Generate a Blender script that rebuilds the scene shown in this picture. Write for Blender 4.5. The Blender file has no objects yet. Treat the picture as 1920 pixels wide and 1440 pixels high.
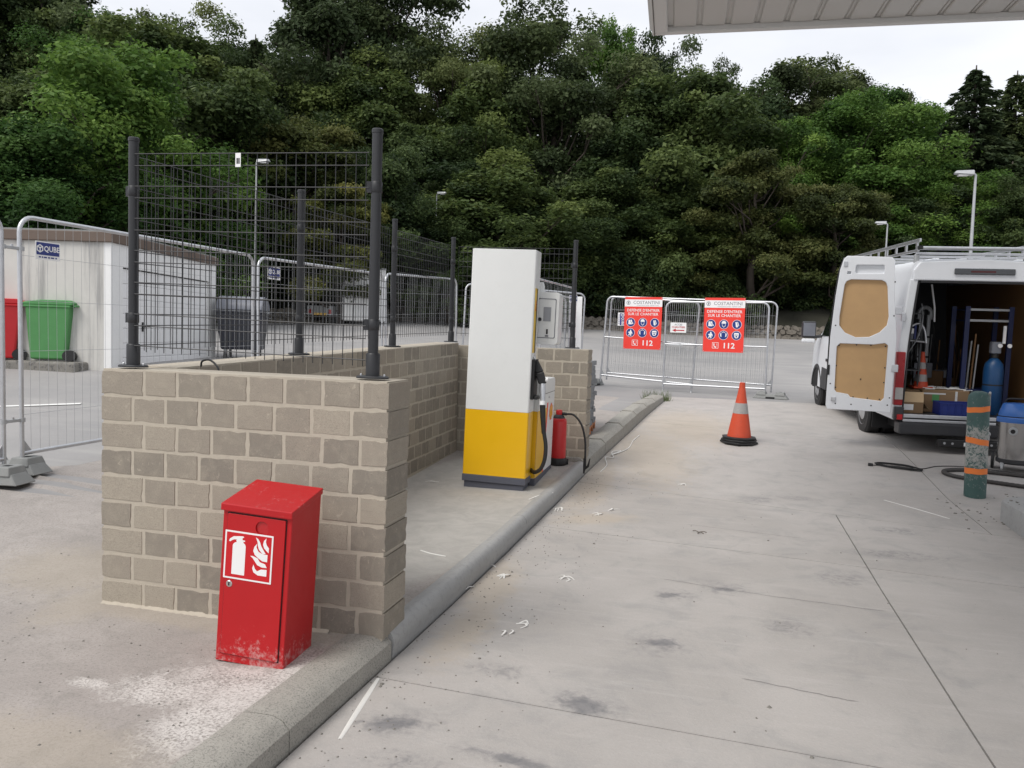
import bpy, math, random
import numpy as np
from mathutils import Matrix, Vector
random.seed(7)
scene = bpy.context.scene
COL = scene.collection
R = math.radians

# ------------------------------------------------------------------ camera
def cam_basis(yaw, pitch, roll):
    y, p, r = R(yaw), R(pitch), R(roll)
    fw = Vector((-math.sin(y)*math.cos(p), math.cos(y)*math.cos(p), -math.sin(p)))
    rt = Vector((math.cos(y), math.sin(y), 0)); up = rt.cross(fw)
    return rt*math.cos(r)+up*math.sin(r), -rt*math.sin(r)+up*math.cos(r), fw
cr, cu, cf = cam_basis(14.25, 3.5, 1.81)
cam_data = bpy.data.cameras.new('camera')
cam = bpy.data.objects.new('camera', cam_data)
COL.objects.link(cam)
cam.matrix_world = Matrix(((cr.x, cu.x, -cf.x, 0), (cr.y, cu.y, -cf.y, 0), (cr.z, cu.z, -cf.z, 1.6), (0, 0, 0, 1)))
cam_data.sensor_width = 36; cam_data.lens = 28.125
cam_data.clip_start = 0.05; cam_data.clip_end = 2000
scene.camera = cam

# ------------------------------------------------------------------ light
SUN_EL, SUN_AZ = 52, 215         # azimuth in degrees clockwise from +Y, where the light comes from
world = bpy.data.worlds.new("World"); scene.world = world; world.use_nodes = True
wt = world.node_tree; wt.nodes.clear()
wo = wt.nodes.new('ShaderNodeOutputWorld'); bg = wt.nodes.new('ShaderNodeBackground')
sky = wt.nodes.new('ShaderNodeTexSky'); sky.sky_type = 'NISHITA'; sky.sun_disc = False
sky.sun_elevation = R(SUN_EL); sky.sun_rotation = R(SUN_AZ); sky.dust_density = 4
hs = wt.nodes.new('ShaderNodeHueSaturation'); hs.inputs['Saturation'].default_value = 0.35
tcw = wt.nodes.new('ShaderNodeTexCoord'); mpw = wt.nodes.new('ShaderNodeMapping')
mpw.inputs['Scale'].default_value = (1, 1, 3)
nz = wt.nodes.new('ShaderNodeTexNoise'); nz.inputs['Scale'].default_value = 2.2; nz.inputs['Detail'].default_value = 5
rmp = wt.nodes.new('ShaderNodeValToRGB')
rmp.color_ramp.elements[0].position = 0.3; rmp.color_ramp.elements[0].color = (5.2, 5.45, 6.0, 1)
rmp.color_ramp.elements[1].position = 0.7; rmp.color_ramp.elements[1].color = (7.5, 7.6, 7.9, 1)
mxw = wt.nodes.new('ShaderNodeMix'); mxw.data_type = 'RGBA'; mxw.inputs['Factor'].default_value = 0.88
wt.links.new(tcw.outputs['Generated'], mpw.inputs['Vector']); wt.links.new(mpw.outputs[0], nz.inputs['Vector'])
wt.links.new(nz.outputs['Fac'], rmp.inputs['Fac'])
wt.links.new(sky.outputs[0], hs.inputs['Color']); wt.links.new(hs.outputs[0], mxw.inputs['A'])
wt.links.new(rmp.outputs[0], mxw.inputs['B']); wt.links.new(mxw.outputs['Result'], bg.inputs['Color'])
bg.inputs['Strength'].default_value = 0.1
wt.links.new(bg.outputs[0], wo.inputs['Surface'])
sd = bpy.data.lights.new('sun', 'SUN'); sd.energy = 1.5; sd.angle = R(28); sd.color = (1, 0.96, 0.9)
sun = bpy.data.objects.new('sun', sd); COL.objects.link(sun)
az, el = R(SUN_AZ), R(SUN_EL)
sun.rotation_euler = Vector((math.sin(az)*math.cos(el), math.cos(az)*math.cos(el), math.sin(el))).to_track_quat('Z', 'Y').to_euler()
scene.view_settings.view_transform = 'Standard'; scene.view_settings.look = 'None'
scene.view_settings.exposure = 0.62; scene.view_settings.gamma = 1.0
scene.view_settings.use_curve_mapping = False

# ------------------------------------------------------------------ terrain heights
AY = [-50, 4, 6, 8, 9.4, 10.8, 12, 13, 14, 16, 19, 35, 45, 60, 200]
AZ = [-.13, -.13, -.11, -.06, -.01, .12, .22, .28, .33, .40, .47, 1.25, 1.9, 2.6, 2.6]
def ss(t): t = min(1, max(0, t)); return t*t*(3-2*t)
def gd(x, y):
    return float(np.interp(y, AY, AZ)) + max(.045*min(max(-x-1.6, 0), 14)*ss((y-6)/7), .22*ss((-3.4-x)/2.5)*ss((y-3)/2.5))
def gl(x, y): return gd(x, y)+.13*(1-ss((y-12)/5))
KY = [-6, 2.7, 3.83, 4.8, 6.6, 9.43, 11.93, 15.95]; KX = [-1.70, -1.62, -1.59, -1.56, -1.518, -1.44, -1.203, -0.956]
def kx(y): return float(np.interp(y, KY, KX))
WALLX = [-60, -30, -19.3, -15.9, -13.5, -1.3, 4.2, 40]; WALLY = [26, 29, 34.9, 39.9, 42.4, 45.5, 44.4, 41]
def wy(x): return float(np.interp(x, WALLX, WALLY))
def hill(x, y):
    d = y-wy(x)
    base = gd(x, min(y, wy(x)))
    return base + (0 if d < 0 else min(.5, d*.8) + max(0, d-.6)*.30)

# ------------------------------------------------------------------ materials
def nd(nt, t, **kw):
    n = nt.nodes.new(t)
    for k, v in kw.items():
        if k in n.inputs: n.inputs[k].default_value = v
        else: setattr(n, k, v)
    return n
def mix(nt, fac, a, b, blend='MIX'):
    m = nt.nodes.new('ShaderNodeMix'); m.data_type = 'RGBA'; m.blend_type = blend
    for k, v in (('Factor', fac), ('A', a), ('B', b)):
        if isinstance(v, bpy.types.NodeSocket): nt.links.new(v, m.inputs[k])
        elif k == 'Factor': m.inputs[k].default_value = v
        else: m.inputs[k].default_value = (*v[:3], 1)
    return m.outputs['Result']
def math_(nt, op, a, b=None, clamp=False):
    m = nt.nodes.new('ShaderNodeMath'); m.operation = op; m.use_clamp = clamp
    for i, v in enumerate((a, b)):
        if v is None: continue
        if isinstance(v, bpy.types.NodeSocket): nt.links.new(v, m.inputs[i])
        else: m.inputs[i].default_value = v
    return m.outputs[0]
def noise(nt, vec, scale, detail=4, rough=.55, dist=0):
    n = nd(nt, 'ShaderNodeTexNoise', Scale=scale, Detail=detail, Roughness=rough, Distortion=dist)
    nt.links.new(vec, n.inputs['Vector']); return n.outputs['Fac']
def sstep(nt, v, a, b):
    m = nd(nt, 'ShaderNodeMapRange'); m.interpolation_type = 'SMOOTHSTEP'
    m.inputs['From Min'].default_value = a; m.inputs['From Max'].default_value = b
    nt.links.new(v, m.inputs['Value']); return m.outputs[0]
def start(name):
    m = bpy.data.materials.new(name); m.use_nodes = True; nt = m.node_tree
    return m, nt, nt.nodes['Principled BSDF']
def setbump(nt, b, h, strength=.3, dist=.01):
    bn = nd(nt, 'ShaderNodeBump', Strength=strength, Distance=dist)
    nt.links.new(h, bn.inputs['Height']); nt.links.new(bn.outputs[0], b.inputs['Normal'])
MC = {}
def mat(name, col, rough=.5, metal=0, var=.12, scale=6, bump=0, bscale=60, dirt=0, dcol=(.25, .23, .2), coat=0, spec=None):
    if name in MC: return MC[name]
    m, nt, b = start(name)
    tc = nd(nt, 'ShaderNodeTexCoord').outputs['Object']
    n1 = noise(nt, tc, scale, 5)
    c = mix(nt, n1, [v*(1-var) for v in col], [min(1, v*(1+var)) for v in col])
    if dirt:
        n2 = noise(nt, tc, scale*2.3, 8, .7, 1.0)
        f = math_(nt, 'MULTIPLY', sstep(nt, n2, .52, .72), dirt)
        c = mix(nt, f, c, dcol)
    nt.links.new(c, b.inputs['Base Color'])
    r = math_(nt, 'ADD', math_(nt, 'MULTIPLY', n1, .2), rough-.1)
    nt.links.new(r, b.inputs['Roughness'])
    b.inputs['Metallic'].default_value = metal
    if coat: b.inputs['Coat Weight'].default_value = coat
    if spec is not None: b.inputs['Specular IOR Level'].default_value = spec
    if bump: setbump(nt, b, noise(nt, tc, bscale, 4), bump, .004)
    MC[name] = m; return m
def blob(nt, pos, cx, cy, rx, ry, rot, nfac, amp=.5, soft=.5):
    mp = nd(nt, 'ShaderNodeMapping'); mp.vector_type = 'TEXTURE'
    mp.inputs['Location'].default_value = (cx, cy, 0); mp.inputs['Rotation'].default_value = (0, 0, R(rot)); mp.inputs['Scale'].default_value = (rx, ry, 1000)
    nt.links.new(pos, mp.inputs['Vector'])
    ln = nd(nt, 'ShaderNodeVectorMath', operation='LENGTH'); nt.links.new(mp.outputs[0], ln.inputs[0])
    v = math_(nt, 'ADD', ln.outputs['Value'], math_(nt, 'MULTIPLY', math_(nt, 'SUBTRACT', nfac, .5), amp*2.4))
    return sstep(nt, v, 1+soft, 1-soft)
def maxof(nt, L):
    o = L[0]
    for v in L[1:]: o = math_(nt, 'MAXIMUM', o, v)
    return o

def concrete_drive():
    m, nt, b = start('drive_concrete')
    pos = nd(nt, 'ShaderNodeNewGeometry').outputs['Position']
    big = noise(nt, pos, .7, 5, .6); mid = noise(nt, pos, 3.2, 6, .65, .6); fine = noise(nt, pos, 55, 5, .7); sp = noise(nt, pos, 190, 2, .6)
    c = mix(nt, sstep(nt, big, .3, .7), (.400, .374, .352), (.492, .462, .438))
    c = mix(nt, math_(nt, 'MULTIPLY', sstep(nt, mid, .45, .75), .55), c, (.30, .295, .29))
    wv = nd(nt, 'ShaderNodeMapping'); wv.inputs['Scale'].default_value = (1.2, 9, 1); wv.inputs['Rotation'].default_value = (0, 0, R(-8)); nt.links.new(pos, wv.inputs['Vector'])
    st = noise(nt, wv.outputs[0], 1.6, 6, .65)
    c = mix(nt, math_(nt, 'MULTIPLY', sstep(nt, st, .5, .8), .4), c, (.575, .545, .525))
    c = mix(nt, math_(nt, 'MULTIPLY', fine, .34), c, (.22, .215, .21))
    vf = noise(nt, pos, 320, 2); c = mix(nt, math_(nt, 'MULTIPLY', sstep(nt, vf, .58, .72), .35), c, (.62, .60, .56))
    # scattered dark crumbs of grit
    g1 = noise(nt, pos, 3.0, 4); c = mix(nt, math_(nt, 'MULTIPLY', math_(nt, 'MULTIPLY', sstep(nt, sp, .72, .78), sstep(nt, g1, .55, .65)), .6), c, (.10, .095, .09))
    edge = noise(nt, pos, 9, 6, .7, .8)
    spots = [(-1.31, 3.21, .16, .09, 20), (-.53, 3.67, .17, .10, -15), (-.23, 4.53, .13, .13, 0), (-.2, 5.42, .12, .10, 30), (.14, 5.68, .13, .11, 0), (.51, 5.04, .12, .12, 0), (.89, 8.86, .2, .09, 0), (.5, 8.65, .16, .12, 20), (.96, 6.2, .15, .13, 0), (1.67, 7.82, .2, .1, 0), (-1.15, 2.94, .14, .07, 0), (-.74, 3.08, .22, .05, -10), (1.5, 7.0, .3, .1, 5), (-1.0, 3.9, .14, .08, 0)]
    s = maxof(nt, [blob(nt, pos, *q, edge, 1.3, .75) for q in spots])
    s2 = maxof(nt, [blob(nt, pos, *q, edge, .9, .5) for q in ((-1.31, 3.21, .10, .05, 20), (-.53, 3.67, .12, .07, -25), (-.23, 4.55, .09, .05, 10), (-.74, 3.08, .12, .03, -10), (.14, 5.66, .07, .05, 0), (-.24, 5.40, .08, .04, 30))])
    n5 = noise(nt, pos, 13, 4, .6, 1.5)
    c = mix(nt, math_(nt, 'MULTIPLY', s, math_(nt, 'ADD', math_(nt, 'MULTIPLY', sstep(nt, n5, .35, .7), .42), .06)), c, (.115, .118, .13))
    c = mix(nt, math_(nt, 'MULTIPLY', s2, .5), c, (.10, .105, .12))
    sand = maxof(nt, [blob(nt, pos, *q, edge, .9, .6) for q in [(-1.03, 7.3, .35, .18, 30), (-1.42, 5.2, .16, .55, 5), (-.8, 10.6, .5, 1.6, 8), (-1.35, 4.4, .12, .5, 0), (-.4, 12.8, .7, 1.6, 5), (-1.25, 9.0, .2, 1.4, 0)]])
    c = mix(nt, math_(nt, 'MULTIPLY', sand, .32), c, (.47, .37, .24))
    nt.links.new(c, b.inputs['Base Color'])
    nt.links.new(math_(nt, 'ADD', math_(nt, 'MULTIPLY', mid, .3), .55), b.inputs['Roughness'])
    b.inputs['Specular IOR Level'].default_value = .3
    h = math_(nt, 'ADD', math_(nt, 'MULTIPLY', fine, .5), math_(nt, 'MULTIPLY', mid, .8))
    setbump(nt, b, h, .55, .008)
    return m
def concrete_yard():
    m, nt, b = start('yard_concrete')
    pos = nd(nt, 'ShaderNodeNewGeometry').outputs['Position']
    big = noise(nt, pos, .9, 5, .6); mid = noise(nt, pos, 5, 6, .7, .8); fine = noise(nt, pos, 70, 5, .75); sp = noise(nt, pos, 130, 3, .6); vf = noise(nt, pos, 260, 2)
    c = mix(nt, sstep(nt, big, .3, .7), (.315, .286, .266), (.410, .374, .35))
    c = mix(nt, math_(nt, 'MULTIPLY', sstep(nt, mid, .45, .72), .5), c, (.24, .225, .205))
    c = mix(nt, sstep(nt, fine, .45, .8), c, (.20, .19, .175))
    c = mix(nt, math_(nt, 'MULTIPLY', sstep(nt, vf, .6, .75), .45), c, (.55, .52, .47))
    c = mix(nt, math_(nt, 'MULTIPLY', sstep(nt, sp, .68, .76), .8), c, (.11, .10, .095))
    # smooth new screed inside the enclosure and behind the pump
    edge = noise(nt, pos, 11, 7, .75, 1.0)
    inn = blob(nt, pos, -2.3, 6.9, .85, 2.75, 0, edge, .08, .08)
    cs = mix(nt, sstep(nt, mid, .3, .7), (.37, .355, .33), (.45, .43, .40))
    c = mix(nt, inn, c, cs)
    w = maxof(nt, [blob(nt, pos, *q, edge, 1.1, .55) for q in [(-2.0, 3.1, .30, .17, 0), (-1.95, 2.75, .16, .28, 0), (-2.27, 2.93, .24, .12, 0), (-2.62, 2.90, .10, .04, 0), (-1.83, 3.3, .14, .3, 0)]])
    w = math_(nt, 'MULTIPLY', w, sstep(nt, math_(nt, 'ADD', fine, math_(nt, 'MULTIPLY', mid, .4)), .82, .62))
    c = mix(nt, math_(nt, 'MULTIPLY', w, .8), c, (.66, .63, .60))
    mort = maxof(nt, [blob(nt, pos, *q, edge, .7, .5) for q in [(-2.5, 3.72, 1.1, .12, 0), (-3.4, 3.8, .2, .4, 0), (-3.9, 4.2, .5, .4, 0), (-2.5, 2.4, .6, .2, 0)]])
    c = mix(nt, math_(nt, 'MULTIPLY', mort, .32), c, (.42, .36, .27))
    nt.links.new(c, b.inputs['Base Color']); b.inputs['Roughness'].default_value = .85; b.inputs['Specular IOR Level'].default_value = .25
    h = math_(nt, 'ADD', math_(nt, 'MULTIPLY', fine, .7), mid); setbump(nt, b, h, .5, .006)
    return m
def asphalt():
    m, nt, b = start('lot_surface')
    pos = nd(nt, 'ShaderNodeNewGeometry').outputs['Position']
    big = noise(nt, pos, .25, 5, .6); fine = noise(nt, pos, 30, 5, .75)
    mp = nd(nt, 'ShaderNodeMapping'); mp.inputs['Scale'].default_value = (.5, 4, 1); nt.links.new(pos, mp.inputs['Vector'])
    st = noise(nt, mp.outputs[0], .7, 6, .6)
    c = mix(nt, sstep(nt, big, .35, .65), (.285, .28, .28), (.365, .352, .345))
    c = mix(nt, math_(nt, 'MULTIPLY', sstep(nt, st, .48, .75), .6), c, (.43, .42, .40))
    c = mix(nt, math_(nt, 'MULTIPLY', fine, .3), c, (.15, .15, .15))
    nt.links.new(c, b.inputs['Base Color']); b.inputs['Roughness'].default_value = .85; b.inputs['Specular IOR Level'].default_value = .25
    setbump(nt, b, fine, .3, .006); return m
def block_mat():
    m, nt, b = start('concrete_block')
    tc = nd(nt, 'ShaderNodeTexCoord').outputs['Object']
    rnd = nd(nt, 'ShaderNodeObjectInfo').outputs['Random']
    vm = nd(nt, 'ShaderNodeVectorMath', operation='ADD'); nt.links.new(tc, vm.inputs[0])
    cx = nd(nt, 'ShaderNodeCombineXYZ'); r100 = math_(nt, 'MULTIPLY', rnd, 97.0)
    for i in range(3): nt.links.new(r100, cx.inputs[i])
    nt.links.new(cx.outputs[0], vm.inputs[1]); v = vm.outputs[0]
    pre = nd(nt, 'ShaderNodeMapping'); pre.inputs['Scale'].default_value = (.2, 1, 1); nt.links.new(tc, pre.inputs['Vector']); nt.links.new(pre.outputs[0], vm.inputs[0])
    rp = nd(nt, 'ShaderNodeValToRGB'); rp.color_ramp.interpolation = 'LINEAR'
    e = rp.color_ramp.elements; e[0].color = (.24, .215, .182, 1); e[0].position = 0; e[1].color = (.375, .335, .275, 1); e[1].position = 1
    for p, c in ((.25, (.28, .25, .208)), (.5, (.32, .283, .235)), (.75, (.355, .315, .26))):
        k = e.new(p); k.color = (*c, 1)
    nt.links.new(rnd, rp.inputs['Fac']); c = rp.outputs[0]
    fine = noise(nt, v, 210, 4, .7); mid = noise(nt, v, 14, 5, .6, .5)
    mp = nd(nt, 'ShaderNodeMapping'); mp.inputs['Scale'].default_value = (.6, .6, 14); nt.links.new(v, mp.inputs['Vector'])
    st = noise(nt, mp.outputs[0], 5, 4)
    c = mix(nt, math_(nt, 'MULTIPLY', sstep(nt, mid, .4, .75), .35), c, (.43, .385, .31))
    c = mix(nt, math_(nt, 'MULTIPLY', sstep(nt, st, .55, .8), .25), c, (.22, .20, .175))
    c = mix(nt, math_(nt, 'MULTIPLY', sstep(nt, fine, .42, .68), .5), c, (.19, .17, .145))
    sm = noise(nt, v, 24, 6, .75, 1.2); c = mix(nt, math_(nt, 'MULTIPLY', sstep(nt, sm, .58, .68), .55), c, (.46, .41, .335))
    pr = noise(nt, v, 120, 2, .5); c = mix(nt, math_(nt, 'MULTIPLY', sstep(nt, pr, .70, .76), .7), c, (.11, .10, .085))
    nt.links.new(c, b.inputs['Base Color']); b.inputs['Roughness'].default_value = .92; b.inputs['Specular IOR Level'].default_value = .15
    setbump(nt, b, math_(nt, 'ADD', fine, math_(nt, 'MULTIPLY', mid, .6)), .5, .003); return m
def leaf_mat(name, dark, mid_, light):
    m, nt, b = start(name)
    at = nd(nt, 'ShaderNodeAttribute'); at.attribute_name = 'tint'
    rnd = nd(nt, 'ShaderNodeObjectInfo').outputs['Random']
    rp = nd(nt, 'ShaderNodeValToRGB'); e = rp.color_ramp.elements
    e[0].color = (*dark, 1); e[1].color = (*light, 1); k = e.new(.5); k.color = (*mid_, 1)
    nt.links.new(at.outputs['Fac'], rp.inputs['Fac'])
    c = mix(nt, 1.0, rp.outputs[0], mix(nt, rnd, (.62, .68, .72), (1.32, 1.22, 1.0)), 'MULTIPLY')
    nt.links.new(c, b.inputs['Base Color']); b.inputs['Roughness'].default_value = .6; b.inputs['Specular IOR Level'].default_value = .2
    tr = nd(nt, 'ShaderNodeBsdfTranslucent'); nt.links.new(c, tr.inputs['Color'])
    ms = nd(nt, 'ShaderNodeMixShader'); ms.inputs[0].default_value = .38
    nt.links.new(b.outputs[0], ms.inputs[1]); nt.links.new(tr.outputs[0], ms.inputs[2])
    nt.links.new(ms.outputs[0], nt.nodes['Material Output'].inputs['Surface']); return m
def speckle_mat(name, base, dark, light, sc=60, amt=.8, rough=.85):
    m, nt, b = start(name)
    pos = nd(nt, 'ShaderNodeNewGeometry').outputs['Position']
    n1 = noise(nt, pos, sc, 5, .75); n2 = noise(nt, pos, sc*.08, 5, .6); n3 = noise(nt, pos, sc*.5, 6, .7, .5)
    c = mix(nt, n2, [v*.8 for v in base], [v*1.15 for v in base])
    c = mix(nt, math_(nt, 'MULTIPLY', sstep(nt, n1, .5, .62), amt), c, dark)
    c = mix(nt, math_(nt, 'MULTIPLY', sstep(nt, n3, .56, .7), amt*.6), c, light)
    nt.links.new(c, b.inputs['Base Color']); b.inputs['Roughness'].default_value = rough; b.inputs['Specular IOR Level'].default_value = .25
    setbump(nt, b, n1, .5, .004); return m
def cabinet_red():
    m, nt, b = start('cabinet_red')
    tc = nd(nt, 'ShaderNodeTexCoord').outputs['Object']
    n1 = noise(nt, tc, 7, 7, .7, .8); n2 = noise(nt, tc, 45, 6, .75); n3 = noise(nt, tc, 2.5, 3)
    sx = nd(nt, 'ShaderNodeSeparateXYZ'); nt.links.new(tc, sx.inputs[0])
    low = sstep(nt, sx.outputs['Z'], .34, -.04); hi = sstep(nt, sx.outputs['Z'], .70, .78)
    c = mix(nt, n3, (.50, .003, .007), (.38, .004, .008))
    thr = math_(nt, 'ADD', math_(nt, 'MULTIPLY', math_(nt, 'MAXIMUM', low, math_(nt, 'MULTIPLY', hi, .45)), .19), math_(nt, 'ADD', math_(nt, 'MULTIPLY', n2, .6), math_(nt, 'MULTIPLY', n1, .4)))
    c = mix(nt, math_(nt, 'MULTIPLY', sstep(nt, thr, .63, .80), .5), c, (.62, .48, .46))
    nt.links.new(c, b.inputs['Base Color'])
    nt.links.new(math_(nt, 'ADD', math_(nt, 'MULTIPLY', n1, .3), .30), b.inputs['Roughness'])
    setbump(nt, b, n3, .25, .01); return m
def bollard_mat():
    m, nt, b = start('bollard_green')
    tc = nd(nt, 'ShaderNodeTexCoord').outputs['Object']
    n1 = noise(nt, tc, 28, 8, .75, 1.2); sx = nd(nt, 'ShaderNodeSeparateXYZ'); nt.links.new(tc, sx.inputs[0])
    band = math_(nt, 'MULTIPLY', math_(nt, 'MULTIPLY', sstep(nt, sx.outputs['Z'], .86, .70), sstep(nt, sx.outputs['Z'], .05, .5)), .17)
    c = mix(nt, noise(nt, tc, 6, 4), (.035, .085, .08), (.06, .12, .11))
    c = mix(nt, sstep(nt, math_(nt, 'ADD', math_(nt, 'ADD', n1, .05), band), .63, .74), c, (.34, .34, .32))
    c = mix(nt, math_(nt, 'MULTIPLY', sstep(nt, noise(nt, tc, 16, 6, .7), .6, .7), .7), c, (.03, .04, .045))
    nt.links.new(c, b.inputs['Base Color']); b.inputs['Roughness'].default_value = .6; setbump(nt, b, n1, .4, .004); return m
def hut_concrete():
    m, nt, b = start('hut_render')
    tc = nd(nt, 'ShaderNodeTexCoord').outputs['Object']
    mp = nd(nt, 'ShaderNodeMapping'); mp.inputs['Scale'].default_value = (1.8, 1.8, .12); nt.links.new(tc, mp.inputs['Vector'])
    st = noise(nt, mp.outputs[0], 2.2, 7, .7); n1 = noise(nt, tc, 4, 5)
    c = mix(nt, n1, (.50, .49, .46), (.60, .585, .55))
    c = mix(nt, math_(nt, 'MULTIPLY', sstep(nt, st, .48, .68), .8), c, (.27, .265, .26))
    nt.links.new(c, b.inputs['Base Color']); b.inputs['Roughness'].default_value = .9; return m

M = dict(
 drive=concrete_drive(), yard=concrete_yard(), lot=asphalt(), block=block_mat(), cabinet=cabinet_red(), bollard=bollard_mat(), hut=hut_concrete(),
 mortar=mat('mortar', (.44, .395, .325), .95, var=.14, scale=25, bump=.5, bscale=150),
 joint=mat('joint_filler', (.07, .07, .068), .9, var=.3, scale=20),
 kerb_old=speckle_mat('weathered_kerb', (.36, .345, .31), (.15, .145, .135), (.46, .44, .40), 120),
 kerb_new=speckle_mat('smooth_kerb', (.36, .36, .355), (.26, .26, .255), (.42, .42, .41), 25, .45, .6),
 island=speckle_mat('island_concrete', (.36, .36, .355), (.25, .25, .25), (.45, .44, .43), 30, .4, .8),
 slab=speckle_mat('rough_slab', (.22, .21, .19), (.08, .08, .08), (.5, .48, .45), 12, .8),
 stone=speckle_mat('wall_stone', (.19, .17, .145), (.07, .065, .055), (.33, .31, .27), 8, .8),
 anth=mat('anthracite_coating', (.019, .020, .023), .45, var=.15),
 galv=mat('galvanised_steel', (.55, .56, .58), .38, .75, var=.18, scale=14),
 galv_dull=mat('dull_zinc', (.42, .43, .44), .5, .4, var=.2, scale=9),
 white=mat('white_paint', (.82, .83, .84), .32, var=.03, coat=.3),
 white2=mat('white_lacquer', (.72, .73, .72), .4, var=.03, dirt=.04),
 vanwhite=mat('van_white', (.74, .76, .79), .42, var=.04, coat=.12, dirt=.12, dcol=(.5, .5, .5)),
 hutwhite=mat('hut_white', (.78, .78, .77), .6, var=.05, dirt=.1),
 shutter=mat('shutter_white', (.80, .80, .80), .5, var=.03),
 brown=mat('fascia_brown', (.13, .095, .075), .7, var=.15),
 yellow=mat('pump_yellow', (.80, .45, .003), .35, var=.04, coat=.2),
 plinth=mat('plinth_grey', (.085, .09, .115), .5, var=.08),
 red=mat('signal_red', (.56, .018, .02), .35, var=.08, dirt=.1, dcol=(.4, .1, .1)),
 lampred=mat('lamp_red', (.45, .01, .015), .15, var=.1, coat=.6),
 signred=mat('sign_red', (.80, .045, .03), .45, var=.03),
 orange=mat('cone_orange', (.60, .072, .026), .5, var=.12, scale=12, dirt=.4, dcol=(.35, .10, .06)),
 tape=mat('orange_tape', (.80, .20, .035), .5, var=.08),
 retro=mat('retro_band', (.36, .35, .34), .45, var=.15, scale=14, dirt=.7, dcol=(.27, .22, .20)),
 black=mat('black_rubber', (.014, .014, .015), .55, var=.2),
 blackpl=mat('black_plastic', (.03, .031, .035), .45, var=.15, dirt=.15, dcol=(.1, .1, .1)),
 dark=mat('dark_recess', (.008, .008, .009), .6),
 hose=mat('grey_hose', (.055, .05, .048), .6, var=.2, scale=20),
 chrome=mat('polished_steel', (.62, .61, .60), .2, .95, var=.1, dirt=.3, dcol=(.4, .4, .38)),
 blue=mat('vacuum_blue', (.045, .16, .50), .3, var=.1, coat=.2),
 crateblue=mat('crate_blue', (.008, .022, .17), .45, var=.1),
 cylblue=mat('cylinder_blue', (.008, .06, .17), .4, var=.12, dirt=.2, dcol=(.1, .2, .3)),
 rackblue=mat('rack_blue', (.006, .014, .075), .5, var=.1),
 ply=mat('plywood', (.50, .315, .15), .6, var=.12, scale=5, dirt=.08, dcol=(.25, .16, .08)),
 plydark=mat('lining_board', (.22, .115, .045), .6, var=.12, scale=3),
 card=mat('cardboard', (.22, .14, .075), .8, var=.08, scale=4),
 film=mat('wrap_film', (.6, .6, .6), .3, var=.2, scale=15),
 binred=mat('bin_red', (.52, .015, .02), .45, var=.1), bingreen=mat('bin_green', (.07, .24, .075), .5, var=.12, dirt=.1, dcol=(.15, .3, .15)),
 binblack=mat('bin_anthracite', (.03, .033, .045), .45, var=.15), lid=mat('bin_lid_grey', (.17, .18, .21), .4, var=.15),
 signblue=mat('sign_blue', (.02, .035, .19), .4, var=.05), ppe=mat('ppe_blue', (.01, .035, .20), .4, var=.05),
 signwhite=mat('sign_white', (.82, .82, .82), .45, var=.02), signgrey=mat('print_grey', (.25, .26, .28), .5, var=.05),
 foot=mat('foot_plastic', (.235, .24, .235), .75, var=.18, scale=8, dirt=.3, dcol=(.32, .31, .29), bump=.2),
 glass=mat('dark_glass', (.012, .014, .016), .06, var=.1, coat=1.0), lcd=mat('display_grey', (.28, .29, .31), .25, var=.05),
 lampglass=mat('luminaire_glass', (.6, .6, .6), .3, var=.1),
 bark=mat('bark', (.075, .06, .048), .9, var=.35, scale=3, bump=.5, bscale=8),
 litter=mat('forest_floor', (.028, .027, .017), .95, var=.4, scale=1.2, bump=.5, bscale=3),
 canopy=mat('canopy_panel', (.50, .485, .46), .45, var=.04, scale=2), canopy_edge=mat('canopy_edge', (.60, .59, .57), .45, var=.04), canopy_dark=mat('canopy_gap', (.08, .075, .07), .7),
 palletw=mat('pallet_orange', (.45, .17, .07), .8, var=.2, scale=10), paver=mat('grey_paver', (.24, .25, .26), .8, var=.25, scale=12),
 strip=mat('white_sealant', (.72, .71, .68), .6, var=.08), line=mat('road_marking', (.72, .72, .70), .7, var=.1, dirt=.3), pebble=mat('grit', (.2, .19, .17), .9, var=.5, scale=30),
 twig=mat('dry_twig', (.10, .08, .06), .9, var=.2), weed=mat('weed_green', (.10, .13, .05), .7, var=.3),
 leafA=leaf_mat('leaf_dark', (.024, .044, .017), (.058, .092, .032), (.125, .170, .060)),
 leafO=leaf_mat('leaf_oak', (.032, .048, .020), (.076, .108, .042), (.150, .185, .082)),
 leafE=leaf_mat('leaf_bright', (.030, .070, .018), (.074, .150, .034), (.145, .240, .060)),
 leafM=leaf_mat('leaf_olive', (.042, .056, .018), (.105, .125, .034), (.200, .200, .065)),
 leafS=leaf_mat('leaf_spruce', (.022, .040, .020), (.056, .084, .040), (.105, .140, .064)),
)

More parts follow.
